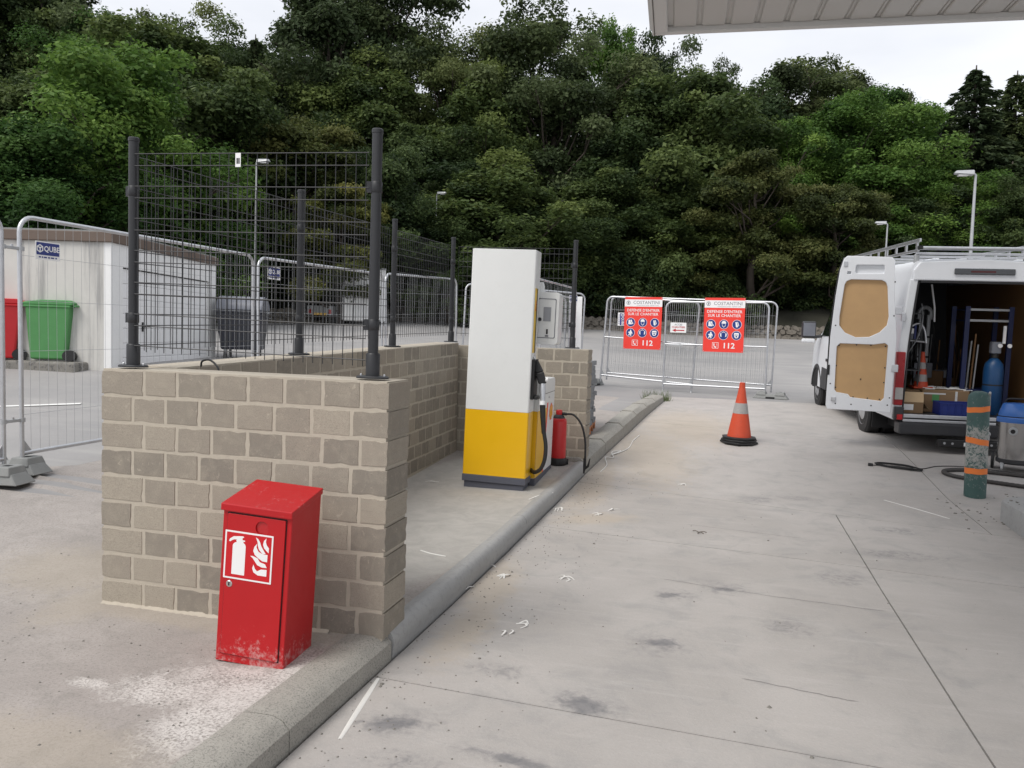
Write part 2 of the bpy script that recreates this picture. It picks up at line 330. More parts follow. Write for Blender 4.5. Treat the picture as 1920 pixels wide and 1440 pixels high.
# ------------------------------------------------------------------ mesh tools
class MB:
    def __init__(s): s.v = []; s.f = []; s.T = Matrix()
    def add(s, vs, fs):
        n = len(s.v)
        for p in vs:
            q = s.T @ Vector(p); s.v.append((q.x, q.y, q.z))
        s.f += [tuple(n+i for i in f) for f in fs]; return s
    def box(s, x0, x1, y0, y1, z0, z1):
        return s.add([(x0, y0, z0), (x1, y0, z0), (x1, y1, z0), (x0, y1, z0), (x0, y0, z1), (x1, y0, z1), (x1, y1, z1), (x0, y1, z1)],
                     [(3, 2, 1, 0), (4, 5, 6, 7), (0, 1, 5, 4), (1, 2, 6, 5), (2, 3, 7, 6), (3, 0, 4, 7)])
    def hexa(s, lo, hi):
        return s.add(list(lo)+list(hi), [(3, 2, 1, 0), (4, 5, 6, 7), (0, 1, 5, 4), (1, 2, 6, 5), (2, 3, 7, 6), (3, 0, 4, 7)])
    def tube(s, path, r, n=8, closed=False, cap=True):
        P = [Vector(p) for p in path]; m = len(P); rr = r if isinstance(r, (list, tuple)) else [r]*m
        base = len(s.v); vs = []; up = None
        for i in range(m):
            a = P[i-1] if (i > 0 or closed) else P[i]; b = P[(i+1) % m] if (i < m-1 or closed) else P[i]
            t = (b-a).normalized()
            if up is None:
                up = Vector((0, 0, 1)) if abs(t.z) < .9 else Vector((1, 0, 0))
            x = t.cross(up)
            if x.length < 1e-5: x = t.cross(Vector((0, 1, 0)))
            x.normalize(); y = x.cross(t).normalized(); up = y
            for k in range(n):
                a_ = 2*math.pi*k/n; vs.append(P[i]+x*math.cos(a_)*rr[i]+y*math.sin(a_)*rr[i])
        fs = []
        for i in range(m if closed else m-1):
            j = (i+1) % m
            for k in range(n):
                l = (k+1) % n; fs.append((i*n+k, i*n+l, j*n+l, j*n+k))
        if cap and not closed: fs += [tuple(range(n))[::-1], tuple(range((m-1)*n, m*n))]
        return s.add(vs, fs)
    def lathe(s, prof, n=20, c=(0, 0, 0)):
        vs = []; m = len(prof)
        for r_, z in prof:
            for k in range(n):
                a = 2*math.pi*k/n; vs.append((c[0]+r_*math.cos(a), c[1]+r_*math.sin(a), c[2]+z))
        fs = [(i*n+k, i*n+(k+1) % n, (i+1)*n+(k+1) % n, (i+1)*n+k) for i in range(m-1) for k in range(n)]
        fs += [tuple(range(n))[::-1], tuple(range((m-1)*n, m*n))]
        return s.add(vs, fs)
    def prism(s, poly, axis, a, b):
        """poly: 2D points; axis 'x','y','z' is the extrusion axis from a to b"""
        def P(u, v, w): return {'x': (w, u, v), 'y': (u, w, v), 'z': (u, v, w)}[axis]
        n = len(poly)
        return s.add([P(u, v, a) for u, v in poly]+[P(u, v, b) for u, v in poly],
                     [tuple(range(n))[::-1], tuple(range(n, 2*n))]+[(i, (i+1) % n, n+(i+1) % n, n+i) for i in range(n)])
    def mesh(s, name):
        me = bpy.data.meshes.new(name); me.from_pydata(s.v, [], s.f); me.validate(); 
        import bmesh
        bm = bmesh.new(); bm.from_mesh(me); bmesh.ops.recalc_face_normals(bm, faces=bm.faces); bm.to_mesh(me); bm.free()
        return me
    def build(s, name, m, parent=None, smooth=0, bevel=0, seg=1):
        return link(name, s.mesh(name), m, parent, smooth, bevel, seg)
def link(name, me, m, parent=None, smooth=0, bevel=0, seg=1):
    if m is not None and not me.materials: me.materials.append(m)
    if smooth:
        me.polygons.foreach_set('use_smooth', [True]*len(me.polygons))
        try: me.set_sharp_from_angle(angle=R(smooth))
        except Exception: pass
    o = bpy.data.objects.new(name, me); COL.objects.link(o)
    if parent: o.parent = parent
    if bevel:
        b = o.modifiers.new('bevel', 'BEVEL'); b.width = bevel; b.segments = seg; b.limit_method = 'ANGLE'; b.angle_limit = R(35)
    return o
def tag(o, label=None, cat=None, group=None, kind=None):
    if label: o['label'] = label
    if cat: o['category'] = cat
    if group: o['group'] = group
    if kind: o['kind'] = kind
    return o
def thing(name, label, cat, loc=(0, 0, 0), rz=0, group=None, rx=0, ry=0):
    o = bpy.data.objects.new(name, None); COL.objects.link(o); o.empty_display_size = .1
    o.location = loc; o.rotation_euler = (rx, ry, rz)
    return tag(o, label, cat, group)
def kids(o): return [c for c in bpy.data.objects if c.parent == o]
def dup(o, loc=None, rz=None, label=None, parent=None):
    c = o.copy(); COL.objects.link(c); c.parent = parent
    if parent is None:
        if loc is not None: c.location = loc
        if rz is not None: c.rotation_euler.z = rz
        if label: c['label'] = label
    for k in kids(o): dup(k, parent=c)
    return c
def flat(name, loops, depth, m, parent, T=None, bevel=0, off=0, res=8):
    """2D outline(s) with holes, filled and given thickness. Lies in local XY, then T."""
    cu_ = bpy.data.curves.new(name, 'CURVE'); cu_.dimensions = '2D'; cu_.fill_mode = 'BOTH'; cu_.extrude = depth/2
    cu_.bevel_depth = bevel
    for lp in loops:
        sp = cu_.splines.new('POLY'); sp.points.add(len(lp)-1); sp.use_cyclic_u = True
        for p, q in zip(sp.points, lp): p.co = (q[0], q[1], 0, 1)
    t = bpy.data.objects.new('t', cu_); COL.objects.link(t)
    me = bpy.data.meshes.new_from_object(t); bpy.data.objects.remove(t); me.name = name
    if T is not None: me.transform(T)
    me.materials.clear(); me.materials.append(m)
    return link(name, me, m, parent)
def text(name, s, size, m, parent, T, depth=.002, bold=0, xs=1.0, align='CENTER'):
    cu_ = bpy.data.curves.new(name, 'FONT'); cu_.body = s; cu_.size = size; cu_.extrude = depth/2; cu_.offset = bold
    cu_.align_x = align; cu_.align_y = 'CENTER'; cu_.resolution_u = 2
    t = bpy.data.objects.new('t', cu_); COL.objects.link(t)
    me = bpy.data.meshes.new_from_object(t); bpy.data.objects.remove(t); me.name = name
    me.transform(T @ Matrix.Scale(xs, 4, (1, 0, 0))); me.materials.clear(); me.materials.append(m)
    return link(name, me, m, parent)
def rrect(x0, x1, y0, y1, r, n=5):
    out = []
    for cx, cy, a0 in ((x1-r, y1-r, 0), (x0+r, y1-r, 90), (x0+r, y0+r, 180), (x1-r, y0+r, 270)):
        for k in range(n+1):
            a = R(a0+90*k/n); out.append((cx+r*math.cos(a), cy+r*math.sin(a)))
    return out
def circ(cx, cy, r, n=24): return [(cx+r*math.cos(2*math.pi*k/n), cy+r*math.sin(2*math.pi*k/n)) for k in range(n)]
def catmull(P, n=8):
    P = [Vector(p) for p in P]; out = []
    for i in range(len(P)-1):
        a, b, c, d = P[max(i-1, 0)], P[i], P[i+1], P[min(i+2, len(P)-1)]
        for k in range(n):
            t = k/n; out.append(.5*((2*b)+(c-a)*t+(2*a-5*b+4*c-d)*t*t+(3*b-a-3*c+d)*t**3))
    out.append(P[-1]); return out
UP_FACING = Matrix(((1, 0, 0, 0), (0, 0, -1, 0), (0, 1, 0, 0), (0, 0, 0, 1)))   # local XY plane -> XZ plane facing -Y
def facing(x, y, z): return Matrix.Translation((x, y, z)) @ UP_FACING

def sheet(name, xs, ys, zf, m, xfun=None):
    mb = MB(); nx, ny = len(xs), len(ys)
    for y in ys:
        for x in xs:
            X = xfun(x, y) if xfun else x
            mb.v.append((X, y, zf(X, y)))
    for j in range(ny-1):
        for i in range(nx-1):
            a = j*nx+i; mb.f.append((a, a+1, a+nx+1, a+nx))
    return mb.build(name, m, smooth=60)
def frange(a, b, st):
    n = max(1, int(round((b-a)/st))); return [a+(b-a)*i/n for i in range(n+1)]
# ================================================================== SETTING
# base of the whole site: car park surface reaching the forest
def lotz(x, y):
    k = kx(min(max(y, -6), 15.9))
    z = gd(x, y)
    if x < k-.1: z = gl(x, y)-(.006 if y > 13 else .02)
    else: z = gd(x, y)-(.02 if y < 16.9 else .0)
    return z
ysl = frange(-12, 16.8, .4)+frange(17.0, 46, .9)
lot = MB(); cols = [-60, -45, -34, -28, -24, -21, -18, -15, -13, -11, -9, -8, -7, -6, -5.4, -4.8, -4.2, -3.6, -3, -2.2, -.11, 0.0, .6, 1.5, 3, 4.5, 6, 8, 11, 15, 20, 28, 45]
for y in ysl:
    k = kx(min(max(y, -6), 15.9))
    for x in cols:
        X = x if x < -2.5 else k+(x if x > -1 else x*.5)
        lot.v.append((X, y, lotz(X, y)))
nx = len(cols)
for j in range(len(ysl)-1):
    for i in range(nx-1): a = j*nx+i; lot.f.append((a, a+1, a+nx+1, a+nx))
tag(lot.build('car_park', M['lot'], smooth=50), kind='structure')

# yard of rough concrete left of the kerb
def yardx(u, y):
    left = -14 if y < 5.2 else (-14+8.2*ss((y-5.2)/.9) if y < 6.1 else -5.8+(y-6.1)*.02)
    r_ = kx(min(y, 15.9))-.10
    if y > 12: left = -5.7+ss((y-12)/3)*1.2
    return left+(r_-left)*u
us = [0, .15, .3, .4, .5, .6, .7, .8, .86, .92, .96, 1.0]
tag(sheet('yard', us, frange(-6, 16, .25), lambda x, y: gl(x, y), M['yard'], yardx), kind='structure')

# forest hillside
hs_ = MB(); xs = frange(-85, 70, 2.5); ds = [0.3, .6, 1, 2, 4, 7, 11, 16, 22, 30, 42, 60, 90, 140]
for d in ds:
    for x in xs: hs_.v.append((x, wy(x)+d, hill(x, wy(x)+d)+(math.sin(x*.7+d)*.25 if d > 2 else 0)))
for j in range(len(ds)-1):
    for i in range(len(xs)-1): a = j*len(xs)+i; hs_.f.append((a, a+1, a+len(xs)+1, a+len(xs)))
tag(hs_.build('hillside', M['litter'], smooth=60), kind='structure')

# driveway slabs with open joints
drive = bpy.data.objects.new('driveway', None); COL.objects.link(drive); tag(drive, kind='structure')
L2 = lambda x: 3.53-.065*x
L4 = lambda x: 6.70-.128*x
L3 = lambda x: 8.54-.225*x
L5 = lambda x: 12.75-.2*x
L0 = lambda x: -6.0
LX = lambda x: 0.6-.03*x
def slab(x0, x1, ya, yb):
    g = .005; mb = MB(); nu, nv = max(2, int((x1-x0)/.35)), 12
    P = {}
    for j in range(nv+1):
        for i in range(nu+1):
            t = j/nv
            ym = ya(x1)*(1-t)+yb(x1)*t
            lo = x0 if x0 is not None else 0
            xl = (kx(ym)+.012) if x0 < -1.3 else x0+g
            x = xl+(x1-g-xl)*i/nu
            y = (ya(x)+g)*(1-t)+(yb(x)-g)*t
            if x0 < -1.3 and i == 0: x = kx(y)+.012
            P[i, j] = len(mb.v); mb.v.append((x, y, gd(x, y)))
    for j in range(nv):
        for i in range(nu): mb.f.append((P[i, j], P[i+1, j], P[i+1, j+1], P[i, j+1]))
    # skirt
    ring = [P[i, 0] for i in range(nu+1)]+[P[nu, j] for j in range(1, nv+1)]+[P[i, nv] for i in range(nu-1, -1, -1)]+[P[0, j] for j in range(nv-1, 0, -1)]
    b0 = len(mb.v)
    for k in ring: x, y, z = mb.v[k]; mb.v.append((x, y, z-.03))
    n = len(ring)
    for k in range(n): mb.f.append((ring[k], b0+k, b0+(k+1) % n, ring[(k+1) % n]))
    return mb.build('slab', M['drive'], drive, smooth=50)
for a, b in ((L0, LX), (LX, L2), (L2, L4), (L4, L3)):
    slab(-1.5, 1.2, a, b); slab(1.2, 4.3, a, b); slab(4.3, 9, a, b)
slab(-1.5, 2.48, L3, L5); slab(2.48, 9, L3, L5)
L6 = lambda x: 16.95
slab(-1.4, 2.48, L5, L6); slab(2.48, 9, L5, L6)
tag(sheet('joint_bed', frange(-1.4, 9, .8), frange(-6, 16.9, .4), lambda x, y: gd(x, y)-.0135, M['joint']), kind='structure')
# faint shrinkage cracks (thin filled grooves)
for pts in ([(-.3, 5.75), (.4, 5.62), (1.15, 5.55)], [(-.2, 7.4), (.8, 7.25)], [(.2, 4.2), (.75, 4.1)]):
    mb = MB(); c = catmull([(x, y, gd(x, y)) for x, y in pts], 14)
    for i, p in enumerate(c): 
        w = .0016*(1 if 0 < i < len(c)-1 else .2); dy = random.uniform(-.006, .006)
        mb.v += [(p.x, p.y+dy-w, gd(p.x, p.y)+.003), (p.x, p.y+dy+w, gd(p.x, p.y)+.003)]
    for i in range(len(c)-1): mb.f.append((2*i, 2*i+2, 2*i+3, 2*i+1))
    mb.build('crack', M['joint'], drive)

# ------------------------------------------------------------------ kerb
kerb = thing('kerb', 'long kerb between the block enclosure and the driveway', 'kerb')
def kerb_piece(y0, y1, sect, m, name, dz=0):
    mb = MB(); ys = frange(y0+.003, y1-.003, .18); n = len(sect)
    for y in ys:
        for u, v in sect:
            x = kx(y)+u; zt = gl(kx(y)-.2, y); zb = gd(kx(y)+.05, y)
            z = zb-.02+(zt+dz-zb+.02)*v
            mb.v.append((x+random.uniform(-.0015, .0015), y, z))
    for j in range(len(ys)-1):
        for i in range(n): k = (i+1) % n; mb.f.append((j*n+i, j*n+k, (j+1)*n+k, (j+1)*n+i))
    mb.f += [tuple(range(n)), tuple(range((len(ys)-1)*n, len(ys)*n))[::-1]]
    return mb.build(name, m, kerb, smooth=40)
old = [(-.215, 0), (-.215, 1.0), (-.17, 1.03), (-.075, 1.03), (-.035, .93), (-.002, .72), (.0, 0)]
for y0, y1 in ((-5.6, -4.6), (-4.6, -3.6), (-3.6, -2.6), (-2.6, -1.6), (-1.6, -.6), (-.6, .4), (.4, 1.63), (1.63, 2.86), (2.86, 3.86)): kerb_piece(y0, y1, old, M['kerb_old'], 'kerb_stone', .008)
rnd_ = [(-.11, 0), (-.11, .98), (-.09, 1.01)]+[(-.05+.055*math.cos(a), .60+.46*math.sin(a)) for a in [R(q) for q in (100, 80, 60, 40, 20, 0, -20)]]+[(-.005, 0)]
for y0, y1 in ((3.87, 6.62), (6.62, 9.30)): kerb_piece(y0, y1, rnd_, M['kerb_new'], 'rounded_edge', .012)
for i in range(6): kerb_piece(9.32+i*1.1, 9.32+(i+1)*1.1, [(-.27, 0), (-.27, 1.0), (-.24, 1.12), (-.07, 1.12), (-.01, .85), (0, 0)], M['kerb_old'], 'kerb_stone', .03+.012*i)

# ------------------------------------------------------------------ block walls
def block_mesh(seed):
    rs = random.Random(seed); w, d, h = .5, .29, .136
    # unit width block (scaled in x), front at y=0, back at y=.29; outline irregular
    ring = []
    for (xa, za), (xb, zb) in (((0, 0), (1, 0)), ((1, 0), (1, h)), ((1, h), (0, h)), ((0, h), (0, 0))):
        for k in range(4):
            t = k/4; x, z = xa+(xb-xa)*t, za+(zb-za)*t
            j = rs.uniform(0, .0035)+(.006 if rs.random() < .12 else 0)
            cx, cz = .5-x, h/2-z
            if abs(x) < 1e-6 or abs(x-1) < 1e-6: x += (1 if x < .5 else -1)*j*4
            if abs(z) < 1e-6 or abs(z-h) < 1e-6: z += (1 if z < h/2 else -1)*j
            ring.append((x, z))
    n = len(ring); mb = MB()
    inset = [(.5+(x-.5)*.985, h/2+(z-h/2)*.965) for x, z in ring]
    mb.v = [(x, 0, z) for x, z in inset]+[(x, .004, z) for x, z in ring]+[(x, d-.004, z) for x, z in ring]+[(x, d, z) for x, z in inset]
    mb.f = [tuple(range(n))]+[(r*n+i, r*n+(i+1) % n, (r+1)*n+(i+1) % n, (r+1)*n+i) for r in range(3) for i in range(n)]+[tuple(range(3*n, 4*n))]
    me = mb.mesh('brick'); me.materials.append(M['block']); return me
BLK = [block_mesh(s) for s in range(8)]
def wall(label, loc, length, rows, rz, rx=0, ry=0, bounds=None, ends=True, top=.003):
    root = thing('block_wall', label, 'wall', loc, rz, rx=rx, ry=ry)
    H = rows*.15; j = .0025
    mo = MB(); mo.box(.013, length-.013, j, .29-j, -.1, H-.012+top)
    mo.build('mortar', M['mortar'], root)
    rs = random.Random(int(length*100))
    for r_ in range(rows):
        bd = bounds[r_ % 2] if bounds else None
        if bd is None:
            n = int(round(length/.2175)); p = length/n; bd = [0]+[p*(i+(.5 if r_ % 2 else 0)) for i in range(1 if not r_ % 2 else 0, n+1)]
            bd = [q for q in bd if q < length-.06]+[length]
            if bd[1] < .06: bd.pop(1)
        for a, b in zip(bd[:-1], bd[1:]):
            g0 = 0 if a == 0 else .008; g1 = 0 if b == bd[-1] else .008
            o = bpy.data.objects.new('brick', rs.choice(BLK)); COL.objects.link(o); o.parent = root
            o.location = (a+g0, rs.uniform(-.0015, .0015), r_*.15+rs.uniform(-.0015, .0015)); o.scale = (b-a-g0-g1, 1, 1)
    return root
bA = [0, .281, .491, .71, .93, 1.147, 1.369, 1.587, 1.741]; bB = [0, .206, .419, .632, .857, 1.087, 1.306, 1.534, 1.741]
wall('short front wall of beige concrete blocks behind the red cabinet', (-3.346, 3.785, 0), 1.741, 9, 0, bounds=[bA, bB])
wall('long side wall of beige concrete blocks running back behind the fuel pump', (-3.056, 4.08, .006), 5.28, 9, R(90), ry=-R(1.5))
wall('rear wall of beige concrete blocks behind the pump and the extinguisher', (-3.346, 9.372, .115), 1.89, 9, 0)
mb = MB()
for i in range(60):
    t = i/59; x = -3.335+t*1.42
    mb.v += [(x, 3.79, .012+random.uniform(0, .012)), (x, 3.779-random.uniform(0, .008), gl(x, 3.76)+.004), (x, 3.774-random.uniform(0, .016), gl(x, 3.72)-.002)]
for i in range(59):
    for k in (0, 1): mb.f.append((3*i+k, 3*i+k+1, 3*i+k+4, 3*i+k+3))
tag(mb.build('mortar_fillet', M['mortar'], smooth=60), 'rough strip of spilled mortar along the foot of the front wall', 'mortar', kind='stuff')

# ------------------------------------------------------------------ anthracite posts and mesh on the walls
def fence_post(x, y, z, label, ang=0, clampz=(.99, .28)):
    t = thing('fence_post', label, 'fence post', (x, y, z), group='dark posts bolted on the block walls')
    MB().lathe([(.0272, .0), (.0272, 1.265), (.030, 1.266), (.030, 1.283), (.025, 1.288)], 20).build('tube', M['anth'], t, smooth=40)
    MB().lathe([(.037, .012), (.037, .125), (.033, .132), (.027, .133)], 20).build('sleeve', M['anth'], t, smooth=40)
    b = MB(); b.T = Matrix.Diagonal((1.25, .85, 1, 1)); b.lathe([(.072, .0), (.072, .008), (.066, .013)], 24); b.build('base_plate', M['anth'], t, smooth=40)
    for s in (-1, 1): MB().lathe([(.006, .012), (.006, .02), (.003, .024)], 8, (s*.066, 0, 0)).build('bolt', M['galv'], t)
    for cz in clampz:
        c = MB(); c.T = Matrix.Rotation(ang, 4, 'Z')
        c.lathe([(.029, cz-.028), (.0305, cz-.026), (.0305, cz+.026), (.029, cz+.028)], 20)
        c.box(.028, .050, -.012, .012, cz-.028, cz+.028)
        c.build('clamp', M['anth'], t, smooth=40)
    return t
FP = [(-3.218, 3.885, 1.35), (-1.743, 3.885, 1.35), (-3.2, 5.72, 1.393), (-3.2, 7.6, 1.442), (-3.2, 9.45, 1.49), (-1.68, 9.50, 1.463)]
fence_post(*FP[0], 'dark fence post at the left end of the front block wall', R(170))
fence_post(*FP[1], 'dark fence post at the right end of the front block wall', R(200))
fence_post(*FP[2], 'dark fence post on the side wall, nearest of three behind the front mesh', R(100))
fence_post(*FP[3], 'dark fence post midway along the long side wall, right of the front post', R(100))
fence_post(*FP[4], 'dark fence post at the back corner of the walls just left of the pump', R(100))
fence_post(*FP[5], 'dark fence post on the rear wall behind the extinguisher', R(180))
def wire_panel(a, b, z0a, z0b, label, h=1.105, sp=.0575):
    A = Vector((a[0], a[1], z0a)); B_ = Vector((b[0], b[1], z0b)); L_ = (B_-A).length
    d = (B_-A).normalized(); ang = math.atan2(d.y, d.x)
    t = thing('mesh_panel', label, 'fence panel', A, ang)
    sl = (z0b-z0a)/L_
    mv = MB(); n = int(L_/sp)
    for i in range(n+1):
        x = (L_-n*sp)/2+i*sp; z = x*sl
        mv.tube([(x, .004, z+.0), (x, .004, z+h)], .0024, 5)
    mh = MB(); k = 0; z = h-.004; hs = []
    while z > 0.0:
        hs.append(z); z -= (.065 if k % 2 == 0 else .113); k += 1
    for z in hs: mh.tube([(0, -.001, z), (L_, -.001, z+L_*sl)], .0029, 5)
    tag(mv.build('upright_wires', M['anth'], t), kind='stuff'); tag(mh.build('cross_wires', M['anth'], t), kind='stuff')
    return t
wire_panel((-3.19, 3.86), (-1.775, 3.86), 1.44, 1.412, 'dark wire mesh panel facing the camera on the front block wall')
wire_panel((-3.235, 3.92), (-3.235, 5.69), 1.44, 1.482, 'dark wire mesh panel on the side wall, first behind the front mesh')
wire_panel((-3.235, 5.76), (-3.235, 7.57), 1.483, 1.53, 'dark wire mesh panel on the side wall, middle one of three')
wire_panel((-3.235, 7.64), (-3.235, 9.42), 1.531, 1.575, 'dark wire mesh panel on the side wall nearest the back corner')
wire_panel((-3.16, 9.53), (-1.71, 9.53), 1.57, 1.55, 'dark wire mesh panel on the rear wall partly hidden by the pump')
tk = thing('stock_label', 'small white barcode tag hanging on the top wire of the front mesh', 'tag', (-2.53, 3.846, 2.455))
MB().box(-.016, .016, -.001, .001, -.002, .072).build('card', M['signwhite'], tk)
bc = MB()
for i, w in enumerate((.002, .004, .002, .003, .0015)): bc.box(-.009+i*.0045, -.009+i*.0045+w, -.0022, -.0012, .015, .045)
bc.build('barcode', M['black'], tk)
MB().tube(catmull([(-3.0, 4.2, 1.353), (-2.985, 4.19, 1.385), (-2.93, 4.18, 1.395), (-2.88, 4.17, 1.37), (-2.85, 4.16, 1.33), (-2.84, 4.15, 1.25)], 6), .006, 8).build('cable_end', M['black'], smooth=60)
tag(bpy.data.objects['cable_end'], 'short black cable end curling out behind the top of the front wall', 'cable')

# ------------------------------------------------------------------ site fencing
def frame_path(w, h, r=.14, z0=0):
    p = [(0, 0, z0)]
    for k in range(7): a = R(180-90*k/6); p.append((r+r*math.cos(a), 0, h-r+r*math.sin(a)))
    for k in range(7): a = R(90-90*k/6); p.append((w-r+r*math.cos(a), 0, h-r+r*math.sin(a)))
    p.append((w, 0, z0)); return p
def site_panel(x0, y0, x1, y1, z0, z1, h, label, sp=.10, mid=False, hs=(.45, .95, 1.35, 1.7), name='site_fence_panel', group='grey temporary site fence panels', hooks=True, tr=.0195, wr=.0019, cat='fence panel'):
    w = math.hypot(x1-x0, y1-y0); ang = math.atan2(y1-y0, x1-x0)
    t = thing(name, label, cat, (x0, y0, z0), ang, group=group, ry=-math.atan2(z1-z0, w))
    MB().tube(frame_path(w, h), tr, 10).build('frame', M['galv'], t, smooth=60)
    MB().tube([(.01, 0, .16), (w-.01, 0, .16)], tr, 10).build('bottom_rail', M['galv'], t, smooth=60)
    if mid: MB().tube([(.01, -.006, h*.53), (w-.01, -.006, h*.53)], tr*.75, 10).build('middle_rail', M['galv'], t, smooth=60)
    b = MB(); n = int((w-.06)/sp)
    for i in range(1, n+1):
        x = i*w/(n+1); top = h-.005
        if x < .14: top = h-.14+math.sqrt(max(0, .14**2-(.14-x)**2))
        if x > w-.14: top = h-.14+math.sqrt(max(0, .14**2-(x-w+.14)**2))
        b.tube([(x, .003, .16), (x, .003, top)], wr, 4, cap=False)
    for z in hs: b.tube([(0, -.001, z*h/2), (w, -.001, z*h/2)], wr, 4, cap=False)
    tag(b.build('wire_infill', M['galv_dull'], t), kind='stuff')
    for sx in (0, w-.10):
        g = MB(); g.prism([(sx+.0, .175), (sx+.10, .175), (sx+(.02 if sx < .1 else .08), .28)] if sx < .1 else [(sx, .175), (w, .175), (w-.02, .28)], 'y', -.003, .003); g.build('gusset', M['galv_dull'], t)
    return t
Zt = 2.50
fB = site_panel(-5.915, 5.75, -5.92, 9.38, gl(-5.9, 5.75)+.02, gl(-5.9, 5.75)+.05, 2.24, 'grey site fence panel in front of the white garage, carrying the nearest blue sign')
fA = site_panel(-5.90, 1.9, -5.913, 5.56, gl(-5.9, 5.6)-.02, gl(-5.9, 5.6)+.0, 2.24, 'grey site fence panel cut off by the left edge of the photo')
fC = site_panel(-5.917, 9.52, -5.65, 12.98, .30, .36, 2.22, 'grey site fence panel crossing in front of the waste container, with second small blue sign')
fD = site_panel(-5.631, 13.12, -5.44, 16.45, .40, .55, 2.2, 'grey site fence panel behind the middle of the dark side mesh')
fE = site_panel(-3.21, 14.24, -3.0, 17.19, gl(-3.2, 14.2)+.1, gl(-3.0, 17.2)+.1, 2.05, 'grey site fence panel with small blue sign right of the pump terminal')
fF = site_panel(-5.35, 16.55, -3.05, 18.4, gl(-5.3, 16.5)+.05, gl(-3, 18.4)+.05, 2.03, 'grey site fence panel joining the left edge of the red signed gate')
for i in range(4):
    site_panel(-3.35-.12*i, 15.3+.2*i, -3.18-.12*i, 17.5+.15*i, gl(-3.3, 15.5)+.02, gl(-3.2, 17)+.02, 1.95-.03*i, 'grey site fence panel stored upright in the stack behind the rear block wall', sp=.12, name='stored_fence_panel', group='fence panels stored upright behind the rear wall')
# couplers between the first two panels
for z in (.48, 1.98):
    t = thing('fence_coupler', 'zinc coupler joining the two nearest site fence panels, '+('upper one' if z > 1 else 'lower one'), 'coupler', (-5.914, 5.655, gl(-5.9, 5.6)+z))
    MB().box(-.012, .012, -.11, .11, -.014, .014).build('bar', M['galv_dull'], t, bevel=.004)
    for s in (-.095, .095): MB().lathe([(.026, -.018), (.026, .018)], 14, (0, s, 0)).build('ring', M['galv_dull'], t, smooth=40)
    MB().lathe([(.012, .014), (.012, .03)], 6).build('nut', M['galv'], t)
def fence_foot(x, y, z, rz, label, s=1):
    t = thing('fence_foot', label, 'fence foot', (x, y, z), rz, group='grey plastic feet of the site fence')
    b = MB(); L_, W, H = .36*s, .125, .145
    b.hexa([(-L_, -W, 0), (L_, -W, 0), (L_, W, 0), (-L_, W, 0)], [(-L_+.07, -W+.03, H*.62), (L_-.07, -W+.03, H*.62), (L_-.07, W-.03, H*.62), (-L_+.07, W-.03, H*.62)])
    b.build('body', M['foot'], t, bevel=.008)
    for s_ in (-1, 1):
        e = MB(); x0, x1 = sorted((s_*(L_-.09), s_*(L_-.25)))
        e.hexa([(x0-.02, -W+.01, H*.5), (x1+.02, -W+.01, H*.5), (x1+.02, W-.01, H*.5), (x0-.02, W-.01, H*.5)], [(x0, -W+.035, H), (x1, -W+.035, H), (x1, W-.035, H), (x0, W-.035, H)])
        e.build('end_block', M['foot'], t, bevel=.006)
        MB().box((x0+x1)/2-.03, (x0+x1)/2+.03, -.03, .03, H-.002, H+.0015).build('socket', M['dark'], t)
    MB().box(-.09*s, .09*s, -W-.002, -W+.03, -.002, .04).build('hand_slot', M['dark'], t)
    return t
fence_foot(-5.88, 5.36, gl(-5.9, 5.4), R(8), 'grey plastic fence foot in front at the left edge of the photo')
fence_foot(-6.1, 5.78, gl(-6.1, 5.8), R(5), 'grey plastic fence foot behind the front one, under the fence posts')
fence_foot(1.15, 17.62, gd(1.1, 17.6), R(-12), 'grey plastic fence foot at the right end of the gate')
fence_foot(-2.72, 18.45, gl(-2.7, 18.4), R(70), 'grey plastic fence foot at the left end of the gate', .8)
def qube(parent, T, s=1.0):
    flat('sign_board', [rrect(0, .30*s, 0, .19*s, .008)], .003, M['signwhite'], parent, T)
    T2 = T @ Matrix.Translation((0, 0, .003))
    flat('blue_field', [rrect(.012*s, .288*s, .05*s, .178*s, .006)], .001, M['signblue'], parent, T2)
    T3 = T @ Matrix.Translation((0, 0, .0045))
    text('lettering', 'QUBE', .080*s, M['signwhite'], parent, T3 @ Matrix.Translation((.195*s, .114*s, 0)), .001, .0015*s, .92)
    a = .044*s; cx, cy = .052*s, .115*s
    hexo = [(cx+a*math.sin(R(60*k)), cy+a*math.cos(R(60*k))) for k in range(6)]
    hexi = [(cx+a*.72*math.sin(R(60*k)), cy+a*.72*math.cos(R(60*k))) for k in range(6)]
    flat('cube_emblem', [hexo, hexi], .001, M['signwhite'], parent, T3)
    y_ = [(cx-.004, cy-a*.8), (cx+.006, cy-a*.8), (cx+.006, cy), (cx+a*.68, cy+a*.38), (cx+a*.62, cy+a*.5), (cx, cy+.012), (cx-a*.62, cy+a*.5), (cx-a*.68, cy+a*.38), (cx-.004, cy)]
    flat('cube_edges', [y_], .001, M['signwhite'], parent, T3)
    m = MB(); m.T = T @ Matrix.Translation((0, 0, .003)); x = .04*s
    for w in (.03, .02, .045, .03, .05, .025): m.box(x, x+w*s*.8, .02*s, .034*s, 0, .001); x += w*s+.004
    m.build('small_print', M['signblue'], parent)
def qube_sign(x, y, z, rz, label, s=1.0, roll=0):
    t = thing('hire_sign', label, 'sign', (x, y, z), rz)
    qube(t, facing(0, 0, 0) @ Matrix.Rotation(roll, 4, 'Z'), s); return t
qube_sign(-5.885, 5.87, 2.14, R(86), 'blue and white QUBE sign wired to the nearest site fence panel, large in view', .86)
qube_sign(-5.885, 9.66, 2.25, R(84), 'blue and white QUBE sign seen through the dark mesh beside a fence joint', .9)
